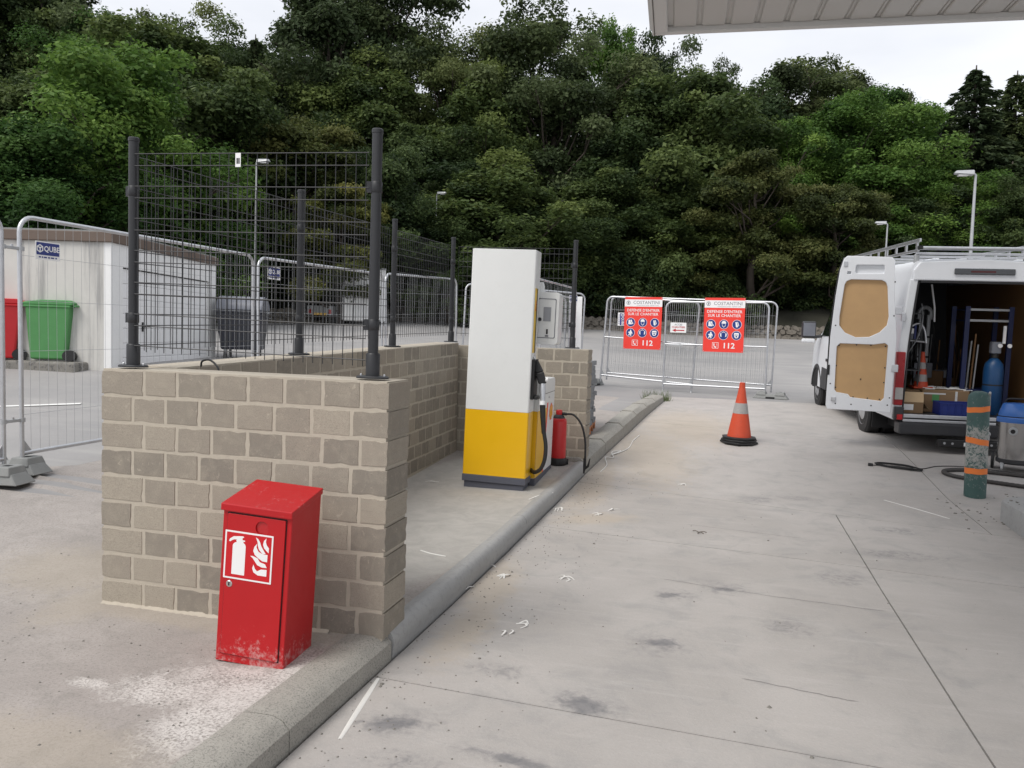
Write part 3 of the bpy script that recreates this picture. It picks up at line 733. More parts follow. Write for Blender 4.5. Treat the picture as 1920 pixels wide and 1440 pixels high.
qube_sign(-3.0, 16.4, 2.31, R(55), 'blue and white QUBE sign on the fence right of the pump terminal', .8)
qube_sign(-2.22, 18.39, 2.19, R(-10), 'blue and white QUBE sign hung sideways at the left end of the gate', 1.0, R(-90))

# ------------------------------------------------------------------ gate with red signs
G0 = Vector((-2.59, 18.52)); G1 = Vector((1.08, 17.87)); GU = (G1-G0).normalized(); gang = math.atan2(GU.y, GU.x)
def gp(u, off=0): n = Vector((GU.y, -GU.x)); p = G0+GU*u+n*off; return p.x, p.y
zg0, zg1 = gl(*gp(0)), gd(*gp(3.72))
a_, b_ = gp(0.12, -.10), gp(3.80, -.10)
site_panel(*a_, *b_, zg0+.13, zg1+.10, 1.93, 'grey site fence panel standing just behind the two gate leaves', sp=.09)
a_, b_ = gp(0.0, 0), gp(2.12, 0)
leafL = site_panel(*a_, *b_, zg0+.08, .47, 1.98, 'left gate leaf of grey tubes, behind the left red prohibition sign', sp=.045, mid=True, name='gate_leaf', group='two leaves of the site gate', wr=.0024, tr=.022, cat='gate')
a_, b_ = gp(1.50, .07), gp(3.70, .07)
leafR = site_panel(*a_, *b_, .455, zg1+.02, 1.99, 'right gate leaf of grey tubes carrying the right red prohibition sign', sp=.045, mid=True, name='gate_leaf', group='two leaves of the site gate', wr=.0024, tr=.022, cat='gate')
for lf, u in ((leafL, 2.12), (leafR, 0)):
    MB().tube([(u-.014, 0, -.03), (u+.014, 0, -.03)], .045, 14).build('wheel', M['galv_dull'], lf); MB().box(u-.02, u+.02, -.015, .015, -.02, .12).build('wheel_fork', M['galv_dull'], lf)
x, y = gp(1.62, .13)
lt = thing('gate_latch', 'grey latch and chain where the two gate leaves meet', 'latch', (x, y, 1.42), gang)
MB().box(-.02, .30, -.01, .01, .06, .09).build('bolt', M['galv_dull'], lt); MB().box(.22, .25, -.012, .012, -.12, .1).build('plate', M['galv_dull'], lt)
lk = MB()
for i in range(9): lk.lathe([(.010, -.006), (.018, 0), (.010, .006)], 8, (.33+i*.035, -.01, .02-.06*math.sin(i/8*math.pi)))
lk.build('chain', M['galv'], lt)
def prohibition(u, label, crease):
    x, y = gp(u, .115); t = thing('prohibition_sign', label, 'sign', (x, y, 1.375), gang, group='red site entry signs')
    W, H = .86, 1.17; Z = .004
    def T(dz): return facing(0, -dz, 0)
    flat('board', [rrect(0, W, 0, H, .01)], .005, M['signred'], t, T(0))
    flat('white_header', [rrect(0.0, W, H-.215, H-.055, .003)], .001, M['signwhite'], t, T(Z))
    text('company_name', 'COSTANTINI', .10, M['signgrey'], t, T(Z+.001) @ Matrix.Translation((.50, H-.125, 0)), .001, .001, 1.03)
    text('company_line', 'CONSTRUCTION  GENIE CIVIL', .032, M['signgrey'], t, T(Z+.001) @ Matrix.Translation((.53, H-.188, 0)), .001, 0, 1.15)
    cx, cy = .085, H-.13
    flat('emblem_ring', [circ(cx, cy, .048), circ(cx, cy, .036)], .001, M['signgrey'], t, T(Z+.001))
    flat('emblem_leaf', [[(cx-.012, cy-.03), (cx+.012, cy-.022), (cx+.02, cy+.01), (cx+.006, cy+.034), (cx-.012, cy+.02), (cx-.018, cy-.01)]], .001, M['signgrey'], t, T(Z+.001))
    text('warning_line', "DEFENSE D'ENTRER", .084, M['signwhite'], t, T(Z) @ Matrix.Translation((W/2, H-.30, 0)), .001, .0008, 1.02)
    text('warning_line', "SUR LE CHANTIER", .084, M['signwhite'], t, T(Z) @ Matrix.Translation((W/2, H-.385, 0)), .001, .0008, 1.02)
    for r_ in range(2):
        for c in range(3):
            cx, cy = .155+c*.275, .60-r_*.235
            flat('disc_rim', [circ(cx, cy, .101)], .001, M['signwhite'], t, T(Z))
            flat('blue_disc', [circ(cx, cy, .094)], .001, M['ppe'], t, T(Z+.001))
            def S(pts): flat('pictogram', [[(cx+a*.094, cy+b*.094) for a, b in q] for q in pts], .001, M['signwhite'], t, T(Z+.002))
            k = r_*3+c
            if k == 0: S([[(-.55, .6), (-.1, .6), (-.05, .05), (.25, -.1), (.3, -.5), (-.6, -.5)], [(.0, .62), (.25, .62), (.4, .0), (.62, -.15), (.62, -.4), (.36, -.4), (.32, -.02), (.02, .15)]])
            if k == 1: S([[(-.5, .15), (-.5, .42), (-.3, .72), (0, .8), (.3, .72), (.5, .42), (.5, .15)], [(-.42, .05), (-.36, -.4), (0, -.75), (.36, -.4), (.42, .05), (.33, .05), (.26, -.36), (0, -.6), (-.26, -.36), (-.33, .05)]])
            if k == 2: S([[(-.35, .55), (-.12, .62), (.3, -.45), (.05, -.68), (-.2, -.55)], [(.0, .62), (.2, .62), (.5, -.2), (.4, -.42), (.1, .35)]])
            if k == 3: S([[(0, .75), (.2, .65), (.2, .45), (.45, .1), (.5, -.3), (.35, -.35), (.2, .0), (.25, -.75), (.0, -.8), (-.05, -.35), (-.35, -.75), (-.55, -.6), (-.25, -.2), (-.55, .05), (-.5, .2), (-.1, .3), (-.1, .6)]])
            if k == 4: S([[(-.75, .3), (-.5, .6), (-.42, -.45), (-.7, -.25)], [(.75, .3), (.5, .6), (.42, -.45), (.7, -.25)], [(-.4, .6), (0, .85), (.4, .6), (.35, .5), (0, .7), (-.35, .5)]])
            if k == 5: S([[(-.55, .25), (-.5, .6), (.5, .6), (.55, .25), (.45, -.35), (.2, -.62), (-.2, -.62), (-.45, -.35)], [(-.4, .2), (.4, .2), (.4, .05), (-.4, .05)], [(-.2, -.1), (.2, -.1), (.15, -.42), (-.15, -.42)]])
    flat('phone_box', [rrect(.20, .335, .075, .205, .008), rrect(.208, .327, .083, .197, .006)], .001, M['signwhite'], t, T(Z))
    flat('phone_handset', [[(.225, .18), (.245, .185), (.252, .155), (.242, .145), (.262, .115), (.275, .122), (.292, .105), (.282, .092), (.262, .09), (.232, .125)]], .001, M['signwhite'], t, T(Z))
    text('phone_mark', 'SOS', .034, M['signwhite'], t, T(Z) @ Matrix.Translation((.302, .15, 0)) @ Matrix.Rotation(R(90), 4, 'Z'), .001)
    text('phone_number', '112', .165, M['signwhite'], t, T(Z) @ Matrix.Translation((.55, .135, 0)), .001, .003, 1.08)
    for px_, py_ in ((.02, .02), (.84, .02), (.02, H-.02), (.84, H-.02)):
        MB().tube([(px_, -.004, py_), (px_, -.008, py_)], .008, 8).build('eyelet', M['galv'], t)
    return t
prohibition(.555, 'left red COSTANTINI entry prohibition sign on the gate', 0)
prohibition(2.35, 'right red COSTANTINI entry prohibition sign, crossed by the gate rail', 0)
x, y = gp(1.62, .12); t = thing('access_sign', 'small white access notice with red arrow in the middle of the gate', 'sign', (x, y, 1.77), gang+.05)
flat('board', [rrect(0, .35, 0, .22, .004)], .004, M['signwhite'], t, facing(0, 0, 0))
text('lettering', 'ACCES', .055, M['signgrey'], t, facing(.175, -.003, .175), .001, .001)
text('lettering', 'CHANTIER', .06, M['lampred'], t, facing(.175, -.003, .117), .001, .001)
flat('red_arrow', [[(.04, .05), (.12, .088), (.12, .062), (.31, .062), (.31, .038), (.12, .038), (.12, .012)]], .001, M['lampred'], t, facing(0, -.003, 0))
x, y = gp(-.35, .0); t = thing('white_board', 'narrow white panel edge standing behind the right dark post', 'panel', (-3.02, 17.75, gl(-3, 17.7)), R(10))
MB().box(-.07, .07, -.02, .02, .05, 2.0).build('panel', M['signwhite'], t, bevel=.004); MB().box(-.12, .12, -.15, .15, 0, .05).build('base', M['galv_dull'], t)

# ------------------------------------------------------------------ pallet of pavers right behind the rear wall
t = thing('pallet', 'wooden pallet under the pavers behind the rear wall', 'pallet', (-2.12, 11.0, gl(-2, 11.0)), R(4))
for i in range(3):
    MB().box(-.5, .5, -.42+i*.37, -.32+i*.37, .02, .10).build('bearer', M['palletw'], t)
for i in range(6): MB().box(-.5+i*.178, -.5+i*.178+.11, -.45, .45, .101, .122).build('board', M['palletw'], t)
pt = thing('paver_stack', 'netted stack of grey rubble stones on the pallet behind the rear wall', 'stone stack', (-2.12, 11.0, gl(-2, 11.0)+.123), R(4))
st = MB(); rs = random.Random(3)
for k in range(14):
    for i in range(9):
        for s_ in (0, 1):
            cx, cy = (.42, -.44+i*.11) if s_ else (-.44+i*.105, -.38)
            z = .035+k*.062; a = rs.uniform(.035, .055)
            q = [(cx+a*1.3*math.cos(R(60*j+rs.uniform(-15, 15))), cy+a*math.sin(R(60*j+rs.uniform(-15, 15)))) for j in range(6)]
            st.T = Matrix.Translation((rs.uniform(-.03, .03), rs.uniform(-.02, .02), 0)); st.prism(q, 'z', z-.03, z+rs.uniform(.015, .032))
tag(st.build('rubble_stones', M['paver'], pt), kind='stuff')
MB().box(-.40, .38, -.33, .36, 0.0, .86).build('core', M['paver'], pt)

# ------------------------------------------------------------------ garage hut, bins
hut = thing('garage', 'small white concrete garage with sectional door and brown roof edge', 'garage', (-10.54, 12.14, .72), math.atan2(4.65, -1.07))
# local x along the door front (away from camera), local y into the building (left)
HL, HD, HH = 4.75, 6.2, 2.30
MB().box(0, HL, .12, HD, -.5, HH).build('side_walls', M['hut'], hut)
w = MB(); w.box(0, .42, -.01, .119, -.4, HH); w.box(HL-.38, HL, -.01, .119, -.4, HH); w.box(.421, HL-.381, -.01, .119, HH-.40, HH)
w.build('front_wall', M['hutwhite'], hut)
for i in range(7):
    MB().box(.435, HL-.395, .035, .09, -.05+i*.276, .222+i*.276).build('door_panel', M['shutter'], hut, bevel=.012)
MB().box(.423, HL-.383, .10, .118, -.3, HH-.4).build('door_gap', M['dark'], hut)
hd = MB(); hd.tube([(1.25, .03, .82), (1.25, -.03, .82)], .018, 8); hd.box(1.20, 1.42, -.045, -.025, .805, .83); hd.box(1.225, 1.275, .02, .034, .72, .90)
hd.build('door_handle', M['black'], hut)
MB().box(-.06, HL+.06, -.06, HD+.06, HH+.002, HH+.18).build('roof_fascia', M['brown'], hut, bevel=.01)
MB().box(-.02, HL+.02, -.02, HD+.02, HH+.182, HH+.21).build('roof', M['foot'], hut)
sl = MB(); rs = random.Random(5)
pts = [(-10.95, 11.75), (-14.6, 11.2), (-14.6, 12.1), (-10.9, 12.62)]
sl.hexa([(x, y, .45) for x, y in pts], [(x, y, .875) for x, y in pts])
tag(sl.build('bin_slab', M['slab'], bevel=.04, seg=2), 'rough grey stone slab under the red and green bins', 'slab')
def wheelie(x, y, z, rz, m, name, label, logo=False):
    t = thing(name, label, 'bin', (x, y, z), rz); t.scale = (1.25, 1.2, 1.0)
    b = MB(); b.hexa([(-.25, -.29, .03), (.25, -.29, .03), (.25, .24, .03), (-.25, .24, .03)], [(-.285, -.34, .98), (.285, -.34, .98), (.285, .33, .98), (-.285, .33, .98)])
    b.build('body', m, t, bevel=.03, seg=2)
    MB().box(-.30, .30, -.36, .35, .955, 1.0).build('rim', m, t, bevel=.012)
    l = MB(); l.prism([(-.38, 1.0), (-.36, 1.045), (-.1, 1.09), (.30, 1.09), (.38, 1.05), (.38, 1.0)], 'x', -.30, .30); l.build('lid', m, t, bevel=.012)
    for s in (-1, 1): MB().tube([(s*.23-.03, .30, .10), (s*.23+.03, .30, .10)], .10, 16).build('wheel', M['black'], t, smooth=30)
    MB().tube([(-.26, .30, .10), (.26, .30, .10)], .014, 8).build('axle', M['galv_dull'], t)
    MB().tube([(-.27, .40, .99), (.27, .40, .99)], .017, 8).build('handle_bar', m, t, smooth=40)
    if logo:
        for i, (c, z0, z1) in enumerate(((M['signwhite'], .70, .73), (M['yellow'], .42, .62), (M['bingreen'], .64, .68))): MB().box(-.17, .17, -.335+(.98-z1)*.10-.0, -.325+(.98-z0)*.12, z0, z1).build('sticker', c, t)
    else: MB().box(-.11, .11, -.325, -.31, .73, .77).build('print', M['yellow'], t)
    return t
wheelie(-11.62, 12.10, .875, R(-76), M['bingreen'], 'green_bin', 'green wheeled bin on the stone slab beside the garage')
wheelie(-12.55, 11.70, .875, R(-50), M['binred'], 'red_bin', 'red wheeled bin with yellow sticker left of the green bin', True)
c = thing('waste_container', 'anthracite four wheeled waste container with grey domed lid', 'waste container', (-11.0, 17.0, gl(-10.8, 17)), R(20)); c.scale = (.78, .82, .98)
b = MB(); b.hexa([(-.56, -.40, .22), (.56, -.40, .22), (.56, .40, .22), (-.56, .40, .22)], [(-.68, -.52, 1.12), (.68, -.52, 1.12), (.68, .52, 1.12), (-.68, .52, 1.12)]); b.build('body', M['binblack'], c, bevel=.04, seg=2)
MB().box(-.71, .71, -.55, .55, 1.10, 1.17).build('rim', M['binblack'], c, bevel=.015)
b = MB(); b.prism([(-.56, 1.17)]+[(.56*math.cos(a), 1.17+.34*math.sin(a)) for a in [R(180-18*k) for k in range(1, 10)]]+[(.56, 1.17)], 'x', -.68, .68); b.build('lid', M['lid'], c, smooth=40, bevel=.02)
for sx in (-1, 1):
    for sy in (-1, 1):
        MB().tube([(sx*.45-.025, sy*.3, .1), (sx*.45+.025, sy*.3, .1)], .10, 14).build('wheel', M['black'], c)
        MB().box(sx*.45-.04, sx*.45+.04, sy*.3-.03, sy*.3+.03, .12, .24).build('fork', M['galv_dull'], c)
for s in (-1, 1):
    MB().tube([(s*.70, -.2, 1.0), (s*.78, -.2, 1.0), (s*.78, .2, 1.0), (s*.70, .2, 1.0)], .018, 8).build('side_grip', M['binblack'], c)
    MB().tube([(s*.69, 0, 1.12), (s*.77, 0, 1.12)], .03, 10).build('lifting_pin', M['galv_dull'], c)

# white cabin far in the car park and the little trailer
cb = thing('white_box_body', 'tall plain white box body standing far off in the car park', 'cabin', (-17.15, 34.6, 1.88), R(24))
MB().box(0, 2.0, 0, 3.4, .15, 2.62).build('box_body', M['hutwhite'], cb, bevel=.05)
MB().box(-.02, 2.02, -.02, 3.42, 2.622, 2.66).build('roof_trim', M['galv_dull'], cb)
for s in (0, 1): MB().box(.04+s*1.78, .16+s*1.78, -.015, -.002, .3, 2.5).build('corner_trim', M['signwhite'], cb)
for sx in (.4, 1.6):
    for sy in (.5, 2.8): MB().tube([(sx-.1, sy, .12), (sx+.1, sy, .12)], .22, 14).build('wheel', M['black'], cb)
tr_ = thing('trailer', 'small trailer with red lamps beside the white box body', 'trailer', (-18.35, 34.5, 1.90), R(5))
MB().box(-.55, .75, 0, 1.8, .35, .80).build('bed', M['galv_dull'], tr_, bevel=.02)
for s in (-.45, .55): MB().box(s, s+.12, -.03, -.002, .42, .62).build('red_lamp', M['lampred'], tr_)
MB().box(-.25, .45, -.03, -.002, .36, .46).build('plate', M['yellow'], tr_)
for s in (-.4, .6): MB().tube([(s-.08, .9, .22), (s+.08, .9, .22)], .24, 14).build('wheel', M['black'], tr_)

# ------------------------------------------------------------------ stone wall at the edge of the car park
sw = thing('stone_wall', 'low dry stone wall between the car park and the forest', 'wall')
PTS = [(-26, wy(-26)), (-19.3, wy(-19.3)), (-15.9, wy(-15.9)), (-13.5, wy(-13.5)), (-7, wy(-7)), (-1.3, wy(-1.3)), (4.2, wy(4.2)), (12, wy(12)), (22, wy(22)), (30, wy(30))]
rs = random.Random(9); cnt = 0
stuff_s = MB(); core = MB(); STV = []
for k in range(6):
    m_ = MB(); q = [(random.uniform(.8, 1)*math.cos(R(51*j))*.5, random.uniform(.8, 1)*math.sin(R(51*j))*.5) for j in range(7)]
    m_.prism(q, 'y', -.12, .12); STV.append(m_.mesh('stone')); STV[-1].materials.append(M['stone'])
for (xa, ya), (xb, yb) in zip(PTS[:-1], PTS[1:]):
    L_ = math.hypot(xb-xa, yb-ya); ang = math.atan2(yb-ya, xb-xa); n = int(L_/.42)
    core.T = Matrix()
    za, zb = gd(xa, ya), gd(xb, yb); nx_, ny_ = -math.sin(ang)*.4, math.cos(ang)*.4
    core.hexa([(xa, ya, za-.3), (xb, yb, zb-.3), (xb+nx_, yb+ny_, zb-.3), (xa+nx_, ya+ny_, za-.3)], [(xa, ya, za+.62), (xb, yb, zb+.62), (xb+nx_, yb+ny_, zb+.62), (xa+nx_, ya+ny_, za+.62)])
    for i in range(n):
        for r_ in range(3):
            t_ = (i+.5+(.5 if r_ % 2 else 0))/n; x, y = xa+(xb-xa)*t_, ya+(yb-ya)*t_; z = gd(x, y)+.12+r_*.22
            Tm = Matrix.Translation((x, y, z)) @ Matrix.Rotation(ang, 4, 'Z') @ Matrix.Rotation(rs.uniform(-.25, .25), 4, 'Y') @ Matrix.Diagonal((rs.uniform(.30, .62), 1+rs.uniform(-.5, .6), rs.uniform(.16, .30), 1)) @ Matrix.Rotation(rs.uniform(-3, 3), 4, 'Y')
            if cnt < 290 and -19.5 < x < 14 and (r_ != 0 or rs.random() < .5):
                o = bpy.data.objects.new('stone', rs.choice(STV)); COL.objects.link(o); o.matrix_local = Tm; o.parent = sw; cnt += 1
            else:
                stuff_s.T = Tm; m_ = rs.choice(STV); stuff_s.add([v.co for v in m_.vertices], [tuple(p.vertices) for p in m_.polygons])
core.build('wall_core', M['stone'], sw); tag(stuff_s.build('small_stones', M['stone'], sw), kind='stuff')
kb = MB()
for (xa, ya), (xb, yb) in zip(PTS[:-1], PTS[1:]):
    kb.hexa([(xa, ya-.55, gd(xa, ya)-.2), (xb, yb-.55, gd(xb, yb)-.2), (xb, yb-.05, gd(xb, yb)-.2), (xa, ya-.05, gd(xa, ya)-.2)], [(xa, ya-.55, gd(xa, ya)+.08), (xb, yb-.55, gd(xb, yb)+.08), (xb, yb-.05, gd(xb, yb)+.1), (xa, ya-.05, gd(xa, ya)+.1)])
tag(kb.build('far_kerb', M['stone']), 'low kerb strip along the foot of the distant stone wall', 'kerb')
# a couple of markings on the car park
for (x, y, w, l, a) in ((-9.7, 9.6, .12, 1.3, 30),):
    mb = MB(); ca, sa = math.cos(R(a)), math.sin(R(a))
    for i in range(9):
        for s in (-w/2, w/2):
            u = -l/2+l*i/8; X, Y = x+u*ca-s*sa, y+u*sa+s*ca; mb.v.append((X, Y, lotz(X, Y)+.012))
    for i in range(8): mb.f.append((2*i, 2*i+2, 2*i+3, 2*i+1))
    tag(mb.build('painted_line', M['line']), kind='structure')

# ------------------------------------------------------------------ street lamps
def lamp(x, y, ztop, zb, side, label, arm=.2, r0=.058):
    t = thing('street_lamp', label, 'street lamp', (x, y, zb), group='grey lamp posts of the car park')
    h = ztop-zb
    MB().tube([(0, 0, 0), (0, 0, h*.5), (0, 0, h)], [r0, r0*.8, r0*.55], 12).build('pole', M['galv_dull'], t, smooth=40)
    MB().tube([(0, 0, h), (side*arm*.5, 0, h+.05)], r0*.45, 8).build('arm', M['galv_dull'], t, smooth=40)
    b = MB(); s = side; b.hexa([(s*.05, -.13, h-.02), (s*(arm+.35), -.10, h+.03), (s*(arm+.35), .10, h+.03), (s*.05, .13, h-.02)], [(s*.05, -.10, h+.12), (s*(arm+.3), -.06, h+.12), (s*(arm+.3), .06, h+.12), (s*.05, .10, h+.12)])
    b.build('head', M['galv_dull'], t, bevel=.02)
    MB().box(min(s*.2, s*(arm+.25)), max(s*.2, s*(arm+.25)), -.08, .08, h-.03, h-.001).build('glass', M['lampglass'], t)
lamp(-17.03, 27.08, 7.75, 1.6, 1, 'grey lamp post rising behind the dark front mesh')
lamp(-14.9, 41.0, 9.0, 2.1, 1, 'distant grey lamp post between the front post and the pump')
lamp(7.3, 40.0, 7.2, 1.55, -1, 'distant short lamp post just above the left edge of the van roof')
lamp(6.75, 25.0, 6.45, .75, -1, 'tall grey lamp post rising behind the van roof', r0=.062)
# ================================================================== FOREGROUND THINGS
# red extinguisher cabinet, leaning
cab = thing('extinguisher_cabinet', 'red metal fire extinguisher cabinet leaning beside the kerb', 'cabinet', (-2.253, 3.28, .008), R(3), rx=R(.6), ry=R(3.3))
W, D_, H = .350, .30, .755
b = MB(); b.T = Matrix()
b.v = [(0, 0, 0), (W, 0, 0), (W, D_, 0), (0, D_, 0), (0, 0, H-.02), (W, 0, H-.02), (W, D_, H+.035), (0, D_, H+.035)]
b.f = [(3, 2, 1, 0), (4, 5, 6, 7), (0, 1, 5, 4), (1, 2, 6, 5), (2, 3, 7, 6), (3, 0, 4, 7)]
b.build('body', M['cabinet'], cab, bevel=.003)
b = MB(); b.hexa([(-.006, -.018, H-.022), (W+.006, -.018, H-.022), (W+.006, D_+.006, H+.036), (-.006, D_+.006, H+.036)], [(-.006, -.018, H+.012), (W+.006, -.018, H+.012), (W+.006, D_+.006, H+.066), (-.006, D_+.006, H+.066)])
b.build('lid', M['cabinet'], cab, bevel=.004, seg=2)
flat('door', [rrect(.030, W-.030, .045, H-.035, .004), circ(.205, H-.085, .034)], .006, M['cabinet'], cab, facing(0, -.005, 0), bevel=.0015)
flat('door_gap', [rrect(.024, W-.024, .039, H-.029, .004), rrect(.0305, W-.0305, .0455, H-.0355, .004)], .001, M['dark'], cab, facing(0, -.0015, 0))
MB().tube([(.205, .02, H-.085), (.205, -.001, H-.085)], .036, 24).build('window_recess', M['lampred'], cab, smooth=30)
b = MB(); b.tube([(.055, -.005, .385), (.055, -.013, .385)], .016, 18); b.build('lock', M['chrome'], cab, smooth=30, bevel=.002)
MB().box(.052, .058, -.0145, -.0125, .377, .393).build('key_slot', M['dark'], cab)
# fire extinguisher pictogram sticker
SX, SZ = .022, .412; SW_, SH = .245, .230
T0 = lambda dz: facing(SX, -.0105-dz, SZ)
flat('sticker', [rrect(0, SW_, 0, SH, .002)], .0008, M['signwhite'], cab, T0(0))
flat('sticker_field', [rrect(.008, SW_-.008, .008, SH-.008, .001)], .0006, mat('sticker_red', (.55, .008, .015), .35, var=.03), cab, T0(.0006))
TP = T0(.0012)
def pic(pts, name='pictogram'): flat(name, [[(a*SW_, b_*SH) for a, b_ in p] for p in pts], .0006, M['signwhite'], cab, TP)
pic([[(.17, .10), (.44, .10), (.44, .70), (.425, .745), (.39, .775), (.385, .80), (.42, .80), (.42, .825), (.37, .83), (.36, .86), (.40, .895), (.37, .91), (.28, .90), (.18, .885), (.105, .83), (.085, .775), (.115, .77), (.15, .80), (.20, .825), (.25, .825), (.235, .80), (.25, .775), (.21, .76), (.18, .73), (.17, .70)]])
for fl in ([(.90, .15), (.90, .29), (.78, .28), (.70, .23), (.655, .28), (.62, .36), (.60, .28), (.63, .20), (.72, .15)],
           [(.90, .33), (.86, .40), (.75, .43), (.70, .50), (.60, .535), (.545, .53), (.60, .49), (.645, .43), (.70, .36), (.80, .325)],
           [(.90, .45), (.90, .60), (.80, .60), (.71, .64), (.665, .72), (.67, .80), (.62, .73), (.60, .64), (.64, .56), (.72, .50), (.80, .455)],
           [(.80, .60), (.86, .615), (.80, .70), (.76, .76), (.73, .84), (.69, .90), (.64, .925), (.68, .84), (.69, .76), (.72, .68)],
           [(.92, .64), (.92, .74), (.87, .80), (.85, .86), (.86, .94), (.81, .88), (.795, .80), (.82, .73), (.87, .68)]): pic([fl], 'flame')

# fuel pump
PZ = .055
pump = thing('fuel_pump', 'white and yellow fuel pump column with low side housing and black hose', 'fuel pump', (-2.42, 7.60, PZ), R(1.5), ry=R(1.1))
CW, CD, CH = .648, .25, 2.385
flat('white_casing', [rrect(0, CW, 0, CD, .018)], CH-.80, M['white2'], pump, Matrix.Translation((0, 0, .80+(CH-.80)/2)), bevel=0)
MB().box(0.012, CW-.012, .012, CD-.012, CH+.0, CH+.004).build('top_plate', M['white2'], pump)
flat('yellow_casing', [rrect(0, CW, 0, CD, .018)], .652, M['yellow'], pump, Matrix.Translation((0, 0, .145+.327)))
MB().box(-.002, CW+.002, -.002, CD+.002, .075, .1435).build('plinth', M['plinth'], pump, bevel=.004)
MB().box(.018, CW-.02, .015, CD, 0, .0735).build('plinth_foot', M['plinth'], pump, bevel=.004)
# spine between column and housing
MB().box(.03, CW-.02, CD+.001, CD+.04, .02, 1.09).build('spine', M['dark'], pump)
# low housing
HX = CW+.035
y0, y1, hh = CD+.04, 1.26, 1.10
hp = [(y0, .10), (y1, .10), (y1, hh-.05), (y1-.015, hh-.015), (y1-.05, hh), (y0, hh)]
b = MB(); b.prism(hp, 'x', .05, HX); b.build('side_housing', M['white2'], pump, smooth=30, bevel=.006)
b = MB(); b.prism([(y0+.002, .105), (y0+.40, .105), (y0+.52, .79), (y0+.002, .79)], 'x', HX+.0005, HX+.0025); b.build('yellow_field', M['yellow'], pump)
b = MB(); b.prism([(y0+.403, .105), (y0+.465, .105), (y0+.585, .84), (y0+.523, .84)], 'x', HX+.0005, HX+.003); b.build('red_stripe', M['signred'], pump)
MB().box(.045, HX-.001, y0-.0025, y0-.0005, .105, .79).build('yellow_field', M['yellow'], pump)
MB().box(.045, HX+.004, y0, y1+.005, -.01, .1005).build('housing_plinth', M['plinth'], pump, bevel=.004)
MB().box(HX+.0005, HX+.0015, y0+.02, y1, .945, .95).build('lid_seam', M['dark'], pump)
MB().box(HX+.0005, HX+.0025, y0+.005, y0+.012, .10, 1.09).build('door_seam', M['dark'], pump)
MB().tube([(HX, y1-.36, .90), (HX+.006, y1-.36, .90)], .013, 12).build('lock', M['galv'], pump)
MB().box(CW+.001, CW+.003, CD*.42, CD*.62, .98, 1.09).build('slot', M['plinth'], pump)
# scallop emblem on the housing side
def scallop(s):
    pts = [(-.22, -.42), (-.30, -.24), (-.50, -.20)]
    for k in range(9):
        a = R(200-27.5*k) if False else R(205-28.75*k); rr = .50+.03*math.cos(k*math.pi)
        pts.append((math.cos(a)*rr, .02+math.sin(a)*rr*.95))
    pts += [(.50, -.20), (.30, -.24), (.22, -.42)]
    return [(p[0]*s, p[1]*s) for p in pts]
TS = Matrix.Translation((HX+.0022, y1-.19, .72)) @ Matrix(((0, 0, 1, 0), (1, 0, 0, 0), (0, 1, 0, 0), (0, 0, 0, 1)))
flat('emblem_rim', [scallop(.20)], .0012, M['signred'], pump, TS)
flat('emblem_shell', [scallop(.165)], .0012, M['yellow'], pump, TS @ Matrix.Translation((0, 0, .001)))
rb = MB(); rb.T = TS @ Matrix.Translation((0, 0, .0018))
for k in range(-3, 4):
    a = k*.33; rb.add([(math.sin(a*.3)*.02-.001, -.05, 0), (math.sin(a*.3)*.02+.001, -.05, 0), (math.sin(a)*.072+.0015, math.cos(a)*.075, 0), (math.sin(a)*.072-.0015, math.cos(a)*.075, 0)], [(0, 1, 2, 3)])
rb.build('emblem_ribs', M['signred'], pump)
# right side of the column: yellow display stripe, nozzle boot
MB().box(CW+.0005, CW+.004, .02, .115, 1.39, 2.02).build('yellow_stripe', mat('stripe_yellow', (.80, .52, .02), .4, var=.05), pump)
MB().box(CW+.0045, CW+.006, .095, .13, 1.39, 2.02).build('display_strip', M['dark'], pump)
tv = text('lettering', 'Shell', .055, M['signred'], pump, Matrix.Translation((CW+.0055, .062, 1.85)) @ Matrix(((0, 0, 1, 0), (1, 0, 0, 0), (0, 1, 0, 0), (0, 0, 0, 1))) @ Matrix.Rotation(R(90), 4, 'Z'), .001)
MB().box(CW+.0005, CW+.03, .03, .22, .93, 1.325).build('nozzle_boot', M['dark'], pump, bevel=.004)
MB().box(CW+.03, CW+.07, .05, .20, .93, .965).build('boot_sill', M['black'], pump, bevel=.006)
# payment terminal box behind
flat('terminal_housing', [rrect(.0, .27, 0, .515, .03)], .22, M['white2'], pump, facing(CW-.075, CD+.14, 1.48), bevel=.004)
fx = CW-.075; fy = CD+.14-.11-.006
flat('terminal_frame', [rrect(.06, .245, .06, .455, .015), rrect(.066, .239, .066, .449, .012)], .004, M['plinth'], pump, facing(fx, fy, 1.48))
MB().box(fx+.12, fx+.195, fy-.004, fy, 1.48+.23, 1.48+.37).build('screen', M['lcd'], pump)
b = MB(); b.tube([(fx+.085, fy+.002, 1.725), (fx+.085, fy-.012, 1.725)], .018, 14); b.build('cam_lock', M['black'], pump)
MB().box(fx+.155, fx+.172, fy-.003, fy, 1.48+.10, 1.48+.15).build('card_slot', M['dark'], pump)
MB().box(fx+.145, fx+.178, fy-.003, fy, 1.48+.075, 1.48+.088).build('print', M['plinth'], pump)
b = MB(); b.lathe([(.035, 0), (.035, .08), (.02, .12)], 14, (CW-.005, CD+.10, 1.98)); b.build('beacon', M['white2'], pump, smooth=40)
